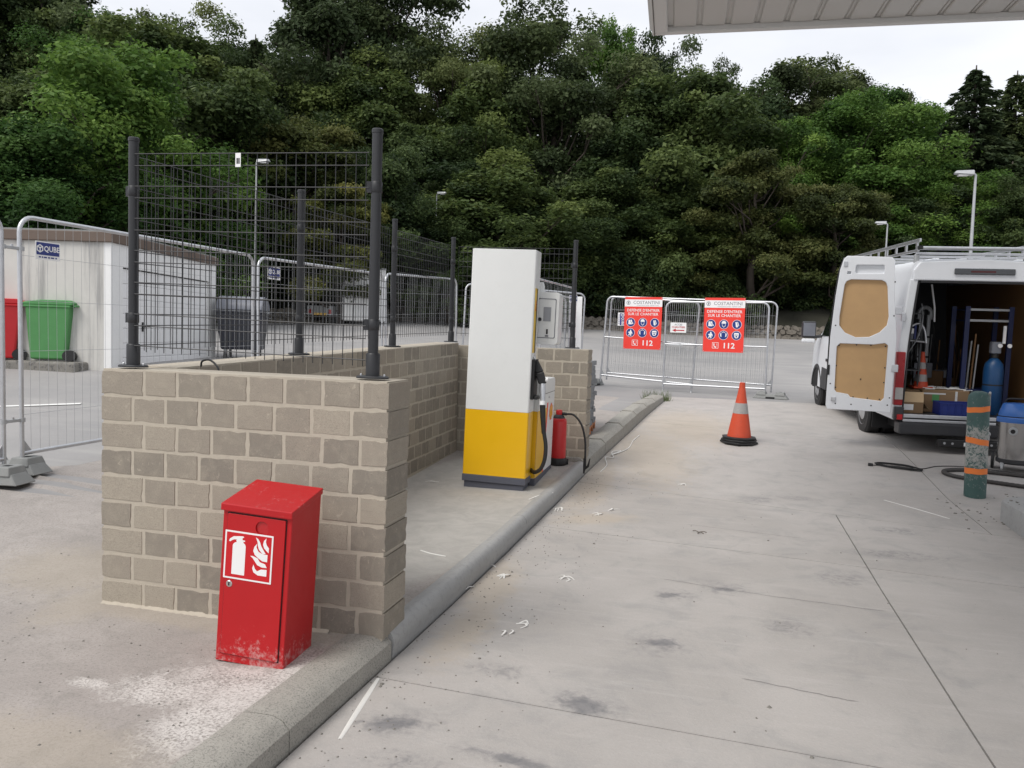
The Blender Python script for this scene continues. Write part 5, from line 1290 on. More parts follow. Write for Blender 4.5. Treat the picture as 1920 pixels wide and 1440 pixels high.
cab_side_patch([(4.02, 1.42), (4.02, 2.10), (4.42, 2.05), (4.62, 1.92), (4.98, 1.50), (4.9, 1.40)], .006, M['glass'], 'side_window')
cab_side_patch([(3.0, .42), (3.0, .78), (4.55, .82), (4.62, .42)], .012, M['blackpl'], 'door_cladding')
cab_side_patch([(4.03, .95), (4.20, .95), (4.20, 1.0), (4.03, 1.0)], .02, M['black'], 'door_handle')
for s in (0, 1):   # wheel arches as dark rings
    x0, x1 = ((-.012, .05) if s == 0 else (VW-.05, VW+.012))
    b = MB(); ring = []
    for k in range(13): a = R(15*k); ring.append((5.05+.45*math.cos(a), .40+.45*math.sin(a)))
    for k in range(12, -1, -1): a = R(15*k); ring.append((5.05+.385*math.cos(a), .40+.385*math.sin(a)))
    b.prism(ring, 'x', x0+(.02 if s == 0 else -.02), x1); b.build('arch_trim', M['blackpl'], van)
    b = MB(); b.prism([(5.05+.384*math.cos(R(15*k)), .38+.40*math.sin(R(15*k))) for k in range(13)], 'x', (.018 if s == 0 else VW-.05), (.05 if s == 0 else VW-.018)); b.build('wheel_arch', M['dark'], van)
    # side rubbing strip and lower cladding
    b = MB(); xx = (-.014, .0) if s == 0 else (VW, VW+.014); b.box(xx[0], xx[1], 1.85, 3.7, .44, .74); b.build('side_cladding', M['blackpl'], van, bevel=.004)
    # mirror
    sx = -1 if s == 0 else 1; mx = 0 if s == 0 else VW
    MB().tube([(mx+sx*-.02, 4.85, 1.40), (mx+sx*.14, 4.80, 1.38)], .03, 8).build('mirror_arm', M['blackpl'], van)
    b = MB(); xa, xb = sorted((mx+sx*.10, mx+sx*.36)); b.box(xa, xb, 4.76, 4.88, 1.36, 1.68); b.build('mirror_housing', M['blackpl'], van, bevel=.03, seg=2)
    b = MB(); b.box(xa+.02, xb-.02, 4.752, 4.759, 1.40, 1.65); b.build('mirror_glass', M['lid'], van)
    b = MB(); b.box(xa+.01, xb-.01, 4.76, 4.86, 1.27, 1.35); b.build('mirror_base', M['vanwhite'], van, bevel=.02)
b = MB(); b.add([(.22, 4.50, 2.245), (1.78, 4.50, 2.245), (1.86, 5.20, 1.56), (.14, 5.20, 1.56)], [(0, 1, 2, 3)]); b.build('windscreen', M['glass'], van)
def wheel(x, y, w, name='wheel'):
    b = MB(); r_ = .355
    b.T = Matrix.Translation((x, y, r_)) @ Matrix.Rotation(R(90), 4, 'Y')
    b.lathe([(.21, -w/2), (r_-.03, -w/2), (r_, -w/2+.03), (r_, w/2-.03), (r_-.03, w/2), (.21, w/2)], 32)
    t_ = b.build(name, M['black'], van, smooth=40)
    b = MB(); b.T = Matrix.Translation((x, y, r_)) @ Matrix.Rotation(R(90), 4, 'Y')
    b.lathe([(.205, -w/2+.004), (.21, -w/2-.003), (.17, -w/2+.02), (.08, -w/2-.03), (.03, -w/2-.035)], 24); b.lathe([(.03, w/2+.035), (.08, w/2+.03), (.17, w/2-.02), (.21, w/2+.003), (.205, w/2-.004)], 24)
    o = b.build('rim', M['galv'], t_, smooth=30)
wheel(.10, 1.5, .21); wheel(.34, 1.5, .21); wheel(VW-.10, 1.5, .21); wheel(VW-.34, 1.5, .21); wheel(.16, 5.05, .22); wheel(VW-.16, 5.05, .22)
for x0 in (.03, VW-.53): MB().box(x0, x0+.5, 1.08, 1.095, .16, .45).build('mud_flap', M['black'], van)
# the open left rear door (and the right one, outside the view)
def rear_door(s):
    hx = -.05 if s == 0 else VW+.05
    d_ = bpy.data.objects.new('rear_door', None); COL.objects.link(d_); d_.parent = van
    d_.location = (hx, -.06, .57); d_.rotation_euler = (0, 0, R(180-12) if s == 0 else R(12))
    # local: x outwards from hinge, z up ; inner face looks towards the camera
    sg = 1 if s == 0 else -1
    def T(dy): return Matrix.Translation((0, dy, 0)) @ UP_FACING
    # after the 168 degree turn the inner face is local +y
    out = [(.01, -.04), (.80, -.045), (.815, .0), (.81, .95), (.775, 1.5), (.74, 1.85), (.70, 2.0), (.66, 2.035), (.12, 2.02), (.085, 1.98), (.06, 1.5), (.0, .95)]
    up = [(.20, 1.02), (.33, .95), (.50, .94), (.64, 1.0), (.72, 1.10), (.725, 1.22), (.685, 1.66), (.66, 1.71), (.60, 1.735), (.22, 1.73), (.165, 1.70), (.14, 1.64), (.10, 1.24), (.115, 1.12)]
    lo = [(.09, .17), (.09, .14), (.13, .09), (.52, .12), (.55, .16), (.70, .18), (.73, .22), (.735, .82), (.69, .865), (.27, .865), (.13, .89), (.085, .86)]
    rec = rrect(.19, .56, 1.80, 1.93, .03)
    rec2 = rrect(.60, .66, 1.79, 1.84, .01)
    Ty = lambda dy: Matrix.Translation((0, dy, 0)) @ UP_FACING
    flat('door_skin', [out], .03, M['vanwhite'], d_, Ty(-.02*1), bevel=.006)
    flat('door_frame', [out, up, lo, rec, rec2], .035, M['vanwhite'], d_, Ty(.020), bevel=.008)
    flat('plywood_panel', [up], .006, M['ply'], d_, Ty(.004))
    flat('plywood_panel', [lo], .006, M['ply'], d_, Ty(.012))
    sc = MB()
    for x, z in ((.12, .84), (.30, .845), (.48, .845), (.70, .83), (.72, .55), (.71, .25), (.15, .12), (.30, .125), (.48, .13), (.11, .55), (.11, .35), (.40, .38)): sc.tube([(x, .014, z), (x, .021, z)], .010, 8)
    sc.build('panel_clips', M['black'], d_)
    sc = MB()
    for x, z in ((.045, 1.25), (.06, 1.70), (.76, 1.1), (.03, .15), (.05, .05), (.25, .03), (.5, .03), (.7, .03), (.78, .3)): sc.tube([(x, .036, z), (x, .0465, z)], .010, 8)
    sc.build('bolt_holes', M['dark'], d_)
    for z in (.55, 1.32): MB().box(-.05, .03, .03, .06, z-.05, z+.05).build('hinge', M['galv'], d_, bevel=.006)
    MB().box(.655, .705, .036, .06, 1.90, 1.97).build('latch', M['galv'], d_, bevel=.006)
    MB().box(.70, .76, .036, .065, .06, .12).build('latch', M['galv'], d_, bevel=.006)
    MB().box(.80, .83, .0, .06, .42, .56).build('lock_block', M['black'], d_, bevel=.006)
    sl_ = MB(); sl_.tube([(.795, -.035, -.03), (.825, -.035, .2), (.825, -.035, .95), (.79, -.035, 1.5), (.755, -.035, 1.85), (.70, -.035, 2.03)], .014, 6); sl_.build('edge_seal', M['black'], d_)
    if s == 1:
        d_.scale = (-1, 1, 1)
        d_.rotation_euler = (0, 0, R(-168))
    return d_
rear_door(0); rear_door(1)
# hinge plates on the pillar
MB().box(.005, .06, -.05, -.021, 1.75, 1.86).build('hinge_plate', M['galv'], van, bevel=.005)
# roof rack
def rail(x):
    z0, z1 = 2.70, 2.80
    MB().box(x-.012, x+.012, -.10, 3.4, 2.80, 2.845).build('rack_rail', M['galv'], van, bevel=.004)
    MB().box(x-.012, x+.012, -.05, 3.4, 2.675, 2.71).build('rack_rail', M['galv'], van, bevel=.004)
    for i in range(8): MB().box(x-.010, x+.010, -.0+i*.45, .06+i*.45, 2.711, 2.799).build('rack_strut', M['galv'], van)
rail(.16); rail(VW-.16)
for i in range(6): MB().box(.15, VW-.15, .02+i*.62, .07+i*.62, 2.645, 2.674).build('rack_crossbar', M['galv'], van, bevel=.004)
MB().tube([(.16, -.08, 2.72), (VW-.16, -.08, 2.72)], .025, 14).build('rack_roller', M['galv'], van, smooth=40)
for x in (.17, VW-.17):
    for y in (.05, 1.3, 2.5): MB().box(x-.03, x+.03, y-.03, y+.03, 2.47, 2.645).build('rack_foot', M['galv_dull'], van, bevel=.01)
    MB().box(x-.02, x+.02, -.12, -.03, 2.70, 2.75).build('roller_bracket', M['black'], van)
for x in (.5, .85, 1.2, 1.55): MB().box(x-.04, x+.04, .3, 3.5, 2.601, 2.615).build('roof_rib', M['vanwhite'], van, bevel=.006)

# ------------------------------------------------------------------ cargo in the van
bpy.context.view_layer.update()
VMW = van.matrix_world.copy()
def cargo(name, label, cat, x, y, z=.502, rz=0, group=None):
    p = VMW @ Vector((x, y, z)); return thing(name, label, cat, p, van.rotation_euler.z+rz, group, rx=van.rotation_euler.x)
c2 = cargo('traffic_cone', 'orange and white banded cone standing inside the open van', 'traffic cone', .55, .70)
c2.scale = (.88, .88, 1.0)
MB().box(-.15, .15, -.15, .15, 0, .03).build('base', M['orange'], c2, bevel=.01)
for i, (z0, z1, m_) in enumerate(((.03, .10, M['orange']), (.10, .20, M['retro']), (.20, .28, M['orange']), (.28, .37, M['retro']), (.37, .52, M['orange']))):
    rad = lambda z: .115-.17*z
    MB().lathe([(rad(z0), z0), (rad(z1), z1)], 20).build('cone_body' if m_ is M['orange'] else 'reflective_band', m_, c2, smooth=40)
c2.location += Vector((0, 0, .30))
bx = cargo('storage_box', 'dark box under the banded cone inside the van', 'box', .50, .72)
MB().box(-.22, .22, -.25, .25, 0, .29).build('body', M['card'], bx, bevel=.01)
bx = cargo('open_carton', 'small open cardboard carton at the left of the van floor', 'box', .27, .28, rz=R(4))
o = MB(); o.box(-.15, .15, -.13, -.124, 0, .15); o.box(-.15, .15, .124, .13, 0, .15); o.box(-.15, -.144, -.124, .124, 0, .15); o.box(.144, .15, -.124, .124, 0, .15); o.box(-.144, .144, -.124, .124, 0, .01); o.build('carton', M['card'], bx)
for q in ([(-.15, -.13, .15), (.15, -.13, .15), (.155, -.10, .285), (-.155, -.10, .285)], [(.15, -.12, .15), (.15, .12, .15), (.24, .12, .05), (.24, -.12, .05)]):
    f_ = MB(); f_.add(q+[(a, b_+.004, c+.002) for a, b_, c in q], [(0, 1, 2, 3), (7, 6, 5, 4), (0, 4, 5, 1), (1, 5, 6, 2), (2, 6, 7, 3), (3, 7, 4, 0)]); f_.build('flap', mat('cardboard_light', (.55, .40, .24), .8), bx)
MB().box(-.12, .02, -.1325, -.1305, .04, .12).build('shipping_label', M['signwhite'], bx)
bx = cargo('parcel', 'large taped cardboard box behind the blue crate in the van', 'box', .78, .55, rz=R(-3))
MB().box(-.30, .30, -.2, .2, 0, .31).build('carton', M['card'], bx, bevel=.008)
MB().box(-.302, -.0, -.202, .202, .25, .27).build('tape', M['film'], bx); MB().box(.12, .15, -.202, -.2005, .02, .30).build('tape', M['film'], bx)
MB().box(-.17, -.08, -.203, -.2005, .15, .25).build('green_print', M['bingreen'], bx)
f_ = MB(); rs = random.Random(2)
for i in range(26): x, y = rs.uniform(-.28, .25), rs.uniform(-.19, .15); a = rs.uniform(-.5, .5); f_.tube([(x, y, .315+rs.uniform(0, .02)), (x+.12*math.cos(a), y+.08*math.sin(a), .315+rs.uniform(0, .025))], .006, 5)
f_.build('wrinkled_film', M['film'], bx)
bx = cargo('blue_crate', 'blue plastic crate at the middle of the van floor edge', 'crate', .88, .17)
MB().box(-.28, .28, -.15, .15, 0, .015).build('bottom', M['crateblue'], bx)
for a in ((-.28, .28, -.15, -.14), (-.28, .28, .14, .15), (-.28, -.27, -.14, .14), (.27, .28, -.14, .14)): MB().box(*a, .015, .17).build('side', M['crateblue'], bx, bevel=.003)
rb = MB()
for i in range(7): rb.box(-.27+i*.087, -.262+i*.087, -.158, -.151, .01, .15)
rb.box(-.29, .29, -.16, -.151, .155, .172); rb.build('ribs', M['crateblue'], bx)
gl_ = cargo('work_glove', 'white work glove lying on the rim of the blue crate', 'glove', 1.10, .12, .675)
g_ = MB(); g_.hexa([(-.06, -.03, 0), (.02, -.035, 0), (.02, .035, 0), (-.06, .03, 0)], [(-.06, -.025, .02), (.02, -.03, .03), (.02, .03, .03), (-.06, .025, .02)]); g_.build('palm', M['signwhite'], gl_, bevel=.008)
for i in range(4): MB().tube([(.02, -.027+i*.018, .015), (.06+.01*(i % 2), -.03+i*.02, .018), (.09, -.03+i*.02, .008)], .008, 6).build('finger', M['signwhite'], gl_, smooth=40)
MB().tube([(-.02, -.03, .015), (.01, -.06, .012)], .009, 6).build('thumb', M['signwhite'], gl_)
# gas cylinder with regulator
cy = cargo('gas_cylinder', 'tall blue gas cylinder strapped inside the van by the brown lining', 'gas cylinder', 1.38, .42)
MB().lathe([(.115, 0), (.125, .01), (.125, .62), (.11, .70), (.06, .76), (.035, .78)], 28).build('bottle', M['cylblue'], cy, smooth=50)
MB().lathe([(.045, .78), (.045, .86), (.03, .875)], 14).build('collar', M['black'], cy, smooth=30)
MB().box(-.06, .06, -.05, .05, .84, 1.0).build('regulator_box', M['lid'], cy, bevel=.01)
for sx in (-.02, .10): MB().tube([(sx+.05, -.06, .95), (sx+.05, -.08, .95)], .028, 14).build('gauge', M['signwhite'], cy, smooth=30)
MB().box(.06, .095, -.07, -.05, .98, 1.22).build('ruler', M['signwhite'], cy)
MB().lathe([(.127, .40), (.127, .42)], 28).build('strap', M['black'], cy)
# blue rack
rk = cargo('blue_rack', 'dark blue steel rack standing around the gas cylinder in the van', 'rack', 1.30, .75)
for sx in (-.26, .30):
    for sy in (-.2, .3): MB().box(sx-.03, sx+.03, sy-.02, sy+.02, 0, 1.48).build('upright', M['rackblue'], rk)
for z in (1.42, 1.27, .3): 
    MB().box(-.23, .27, -.21, -.19, z, z+.03).build('shelf_edge', M['galv_dull'] if z > 1 else M['rackblue'], rk); MB().box(-.23, .27, -.189, .3, z, z+.02).build('shelf', M['rackblue'], rk)
for i, (x, h_) in enumerate(((-.18, 1.0), (-.13, 1.1), (-.09, .95))): MB().tube([(x, -.1, 0), (x+.03, -.12, h_)], .012, 8).build('rod', M['plydark'] if i == 1 else M['galv_dull'], rk)
# ladder
ld = cargo('step_ladder', 'folded metal ladder standing in the dark of the van', 'ladder', .80, 1.5)
for sx in (-.06, .05): MB().box(sx-.028, sx+.028, -.02, .02, .25, 1.35).build('stile', M['galv_dull'], ld, bevel=.008)
for z in (.4, .7, 1.0): MB().box(-.09, .08, -.028, -.021, z, z+.03).build('rung', M['black'], ld)
b = MB(); b.T = Matrix.Translation((0, 0, 1.38)); b.tube(catmull([(-.09, 0, -.1), (-.08, 0, .03), (0, 0, .08), (.07, 0, .03), (.08, 0, -.1)], 5), .03, 8); b.build('hinge', M['galv_dull'], ld, smooth=40)
MB().box(-.16, .17, -.12, .12, 0, .25).build('foot_crate', M['plydark'], ld)
# left side clutter: tool shelf with arc tube and hose
sh = cargo('tool_shelf', 'cluttered grey tool shelf along the left inside of the van', 'shelf', .33, 1.35)
for sx in (-.16, .16):
    for sy in (-.70, .9): MB().box(sx-.012, sx+.012, sy-.012, sy+.012, 0, 1.4).build('upright', M['blackpl'], sh)
for z in (.55, .98, 1.35): MB().box(-.17, .17, -.76, .91, z, z+.02).build('shelf_board', M['blackpl'], sh)
MB().tube(catmull([(-.16, -.80, .90), (-.02, -.80, 1.16), (.10, -.80, 1.22), (.17, -.80, 1.12), (.20, -.80, .95)], 6), .016, 8).build('bent_tube', M['galv'], sh, smooth=60)
MB().tube([(-.02, -.80, .98), (.22, -.80, .96)], .014, 8).build('cross_tube', M['galv'], sh)
MB().tube(catmull([(.10, -.82, 1.5), (.12, -.84, 1.25), (.06, -.84, 1.0), (-.06, -.84, .75), (-.10, -.84, .5)], 6), .009, 6).build('hanging_hose', M['galv_dull'], sh, smooth=60)
MB().box(-.06, .02, -.83, -.81, 1.08, 1.15).build('paper_tag', M['signwhite'], sh)
for i in range(7):
    x = -.12+.04*i; MB().box(x-.015, x+.015, -.7, -.5, 1.001, 1.1+.05*(i % 3)).build('tool_case', [M['blackpl'], M['lid'], M['crateblue']][i % 3], sh)
MB().tube([(.30, -.55, 1.78), (.36, -.55, 1.45), (.37, -.55, 1.25)], .013, 8).build('white_tube', M['signwhite'], sh)

rs = random.Random(44)
tb = cargo('tool_pile', 'dark jumble of tools and cables between cartons and bulkhead in the van', 'tools', .95, 1.75)
for i in range(26):
    x, y, z = rs.uniform(-.55, .55), rs.uniform(-.5, .7), rs.uniform(.02, .55); a, b_, c_ = rs.uniform(.03, .12), rs.uniform(.04, .14), rs.uniform(.04, .16)
    bb = MB(); bb.T = Matrix.Translation((x, y, z)) @ Matrix.Rotation(rs.uniform(-.6, .6), 4, 'Z'); bb.box(-a, a, -b_, b_, -c_, c_); bb.build('tool_case', [M['blackpl'], M['rackblue'], M['lid'], M['plydark'], M['black']][i % 5], tb, bevel=.008)
for i in range(12):
    x, y = rs.uniform(-.6, .6), rs.uniform(-.4, .6); MB().tube([(x, y, rs.uniform(0, .3)), (x+rs.uniform(-.1, .1), y+.1, rs.uniform(.8, 1.3))], .010, 6).build('rod', [M['galv_dull'], M['blackpl'], M['plydark']][i % 3], tb)
for i in range(5):
    x = rs.uniform(-.5, .4); MB().tube(catmull([(x, -.3, rs.uniform(.9, 1.3)), (x+.1, -.35, rs.uniform(.5, .8)), (x+.25, -.3, rs.uniform(.6, 1.0)), (x+.3, -.25, .2)], 6), .008, 6).build('cable', M['black'], tb, smooth=60)

# ================================================================== FOREST
def tube_mesh(P, r): return MB().tube(P, r, 7)
def make_crown(seed, kind):
    rg = np.random.default_rng(seed)
    V = []; tints = []
    ncl, per, leaf, crad = dict(broad=(130, 560, .098, .70), oak=(105, 480, .088, .62), ash=(150, 560, .082, .62), maple=(120, 560, .10, .62), shrub=(50, 300, .10, .6))[kind]
    C_ = []; PR = []; npr = dict(broad=16, oak=15, ash=20, maple=18, shrub=7)[kind]
    for i in range(npr):
        th = rg.uniform(0, 2*np.pi); zc = ((i+.5)/npr)**.85; th = i*2.399+rg.uniform(-.4, .4)
        if kind == 'oak': lo, hi, Rm, e = 3.2, 9.6, 3.9, .8
        elif kind == 'ash': lo, hi, Rm, e = 1.4, 9.4, 4.0, .7
        elif kind == 'maple': lo, hi, Rm, e = 1.2, 9.3, 3.9, .8
        elif kind == 'shrub': lo, hi, Rm, e = .3, 3.0, 2.0, .7
        else: lo, hi, Rm, e = .8, 9.4, 3.9, .75
        z = lo+(hi-lo)*zc
        pr = np.sin(np.pi*min(1, .12+.88*zc)**e)**.6 if kind != 'maple' else (1-zc)**.45*.95+.1
        pr = max(.18, pr)
        lob = 1+.22*np.sin(2*th+seed)+.14*np.sin(5*th+seed*2+z)+rg.normal(0, .08)
        rr_ = Rm*pr*lob*(rg.uniform(.70, 1.0) if rg.random() < .8 else rg.uniform(.2, .7))
        PR.append((rr_*np.cos(th), rr_*np.sin(th), z))
    for i in range(ncl):
        q = PR[i % npr]; sp_ = (.9, .9, .95 if kind != 'maple' else .35) if kind != 'shrub' else (.6, .6, .4)
        C_.append(tuple(q[k]*(1 if k == 2 else rg.uniform(.82, 1.05))+rg.normal(0, .72)*sp_[k]+(.0) for k in range(3)))
    C_ = np.array(C_); C_[:, 2] = np.maximum(C_[:, 2], .4)
    out_v = []; out_t = []
    for ci, c in enumerate(C_):
        n = int(per*rg.uniform(.6, 1.3)); cr_ = crad*rg.uniform(.45, 1.6); n = int(n*(cr_/crad)**1.5); lsz = rg.uniform(.8, 1.3)
        d = rg.normal(size=(n, 3)); d /= np.linalg.norm(d, axis=1)[:, None]
        d[:, 2] = np.where((d[:, 2] < -.1) & (rg.random(n) < .7), -d[:, 2], d[:, 2])
        rad = cr_*(rg.uniform(.35, 1.08, n)**.6)
        fl = .88 if kind != 'maple' else .5
        sub = rg.normal(0, .12, (n, 3))
        p = c+d*rad[:, None]*np.array([1, 1, fl])+sub
        nrm = d*.75+rg.normal(0, .55, (n, 3))+np.array([0, 0, .35]); nrm /= np.linalg.norm(nrm, axis=1)[:, None]
        a = np.cross(nrm, rg.normal(size=(n, 3))); a /= np.linalg.norm(a, axis=1)[:, None]; b = np.cross(nrm, a)
        s = lsz*leaf*rg.uniform(.5, 1.4, n)[:, None]
        q = np.stack([p-a*s*.9, p-b*s*.5, p+a*s*.9, p+b*s*.5], 1)
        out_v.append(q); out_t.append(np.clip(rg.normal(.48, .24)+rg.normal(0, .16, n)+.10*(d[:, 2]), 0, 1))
    v = np.concatenate(out_v).reshape(-1, 3); t = np.concatenate(out_t)
    return v, t, C_
def quads_mesh(name, v, t, m):
    n = len(v)//4; me = bpy.data.meshes.new(name)
    me.vertices.add(n*4); me.vertices.foreach_set('co', v.astype(np.float32).ravel())
    me.loops.add(n*4); me.loops.foreach_set('vertex_index', np.arange(n*4, dtype=np.int32))
    me.polygons.add(n); me.polygons.foreach_set('loop_start', np.arange(0, n*4, 4, dtype=np.int32))
    me.update(calc_edges=True)
    at = me.attributes.new('tint', 'FLOAT', 'FACE'); at.data.foreach_set('value', t.astype(np.float32))
    me.materials.append(m); return me
def trunk_mesh(seed, C_, kind):
    rg = random.Random(seed); b = MB(); top = 8.2 if kind != 'shrub' else 1.6
    path = [Vector((0, 0, -.8))]; x = y = 0
    for k in range(1, 9):
        x += rg.uniform(-.16, .16); y += rg.uniform(-.16, .16); path.append(Vector((x, y, top*k/8)))
    r0 = (.36 if kind == 'oak' else .28) if kind != 'shrub' else .08
    b.tube(path, [r0*(1-.85*k/8) for k in range(9)], 9)
    idx = rg.sample(range(len(C_)), min(len(C_), 34 if kind == 'oak' else 22))
    for i in idx:
        c = Vector(C_[i]); z0 = max(.8, c.z-math.hypot(c.x, c.y)*rg.uniform(.5, .9)); k = min(7, int(z0/top*8)); s = path[max(k, 1)]
        m1 = s.lerp(c, .4)+Vector((rg.uniform(-.3, .3), rg.uniform(-.3, .3), rg.uniform(-.35, .1))); m2 = s.lerp(c, .75)+Vector((rg.uniform(-.2, .2), rg.uniform(-.2, .2), rg.uniform(-.1, .3)))
        r1 = r0*.36*(1-.6*k/8); b.tube([s, m1, m2, c+Vector((0, 0, .2))], [r1, r1*.7, r1*.42, r1*.15], 6)
        for q in range(2):
            e = c+Vector((rg.uniform(-.7, .7), rg.uniform(-.7, .7), rg.uniform(-.2, .6))); b.tube([m2, m2.lerp(e, .5)+Vector((0, 0, .1)), e], [r1*.35, r1*.22, r1*.06], 5)
    me = b.mesh('trunk'); me.materials.append(M['bark'])
    me.polygons.foreach_set('use_smooth', [True]*len(me.polygons)); return me
def spruce(seed):
    rg = np.random.default_rng(seed); V = []; T_ = []; Cs = []
    lv = 26
    for k in range(lv):
        z = 1.0+8.8*(k/lv); Rm = (2.5*(1-k/lv)**.8+.10)*rg.uniform(.72, 1.15)
        nb = 9 if k < lv*.7 else 6
        for j in range(nb):
            th = 2*np.pi*(j+.5*(k % 2))/nb+rg.uniform(-.25, .25); L_ = Rm*rg.uniform(.7, 1.15); n = int(20+80*L_)
            t = rg.uniform(.12, 1, n)**.7
            zz = z+L_*(.10*t-.32*t*t)+rg.uniform(-.08, .08)
            side = rg.normal(0, .16, n)*(1.15-t*.6)*L_*.5
            p = np.stack([np.cos(th)*L_*t-np.sin(th)*side, np.sin(th)*L_*t+np.cos(th)*side, zz-np.abs(rg.normal(0, .16, n))], 1)
            nrm = rg.normal(0, .5, (n, 3))+np.array([0, 0, .6]); nrm /= np.linalg.norm(nrm, axis=1)[:, None]
            a = np.stack([np.cos(th)+rg.normal(0, .5, n), np.sin(th)+rg.normal(0, .5, n), rg.normal(-.5, .4, n)], 1); a /= np.linalg.norm(a, axis=1)[:, None]; b = np.cross(nrm, a); b /= np.linalg.norm(b, axis=1)[:, None]
            s = .13*rg.uniform(.6, 1.3, n)[:, None]
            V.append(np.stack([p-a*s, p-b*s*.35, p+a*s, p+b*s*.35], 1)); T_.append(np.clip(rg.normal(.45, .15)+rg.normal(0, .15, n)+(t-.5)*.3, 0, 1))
        Cs.append((0, 0, z))
    return np.concatenate(V).reshape(-1, 3), np.concatenate(T_), Cs
LM = dict(broad='leafA', oak='leafO', ash='leafE', maple='leafM', shrub='leafA')
PROT = {}
for kind, seeds in dict(broad=(1, 2, 3), oak=(4, 5), ash=(6, 7), maple=(8, 9), shrub=(10, 11)).items():
    PROT[kind] = []
    for s in seeds:
        v, t, C_ = make_crown(s, kind); PROT[kind].append((quads_mesh('crown', v, t, M[LM[kind]]), trunk_mesh(s, C_, kind)))
PROT['spruce'] = []
for s in (12, 13):
    v, t, C_ = spruce(s); b = MB(); b.tube([(0, 0, -.8), (0, 0, 5), (0, 0, 9.8)], [.22, .12, .02], 8); me = b.mesh('trunk'); me.materials.append(M['bark'])
    PROT['spruce'].append((quads_mesh('crown', v, t, M['leafS']), me))
trs = random.Random(33)
def tree(kind, x, y, ztop, width, label, group=None, var=None, hscale=None):
    zb = hill(x, y)-.2; h = ztop-zb
    if h < 3: zb = ztop-3; h = 3
    cm, tm = PROT[kind][var if var is not None else trs.randrange(len(PROT[kind]))]
    H0 = 3.4 if kind == 'shrub' else (9.9 if kind == 'spruce' else 10.5)
    t = thing(kind_name[kind], label, 'shrub' if kind == 'shrub' else 'tree', (x, y, zb), trs.uniform(0, 6.28), group)
    sz = h/H0; sx = width/(8.2 if kind not in ('spruce', 'shrub') else (5.0 if kind == 'spruce' else 4.4))
    sx = max(sx, sz*.55)
    t.scale = (sx, sx*trs.uniform(.9, 1.1), sz)
    for nm, me in (('trunk', tm), ('crown', cm)):
        o = bpy.data.objects.new(nm, me); COL.objects.link(o); o.parent = t
    return t
kind_name = dict(broad='broadleaf_tree', oak='oak_tree', ash='ash_tree', maple='maple_tree', spruce='spruce_tree', shrub='forest_shrub')
G_ = 'trees of the forest behind the car park'
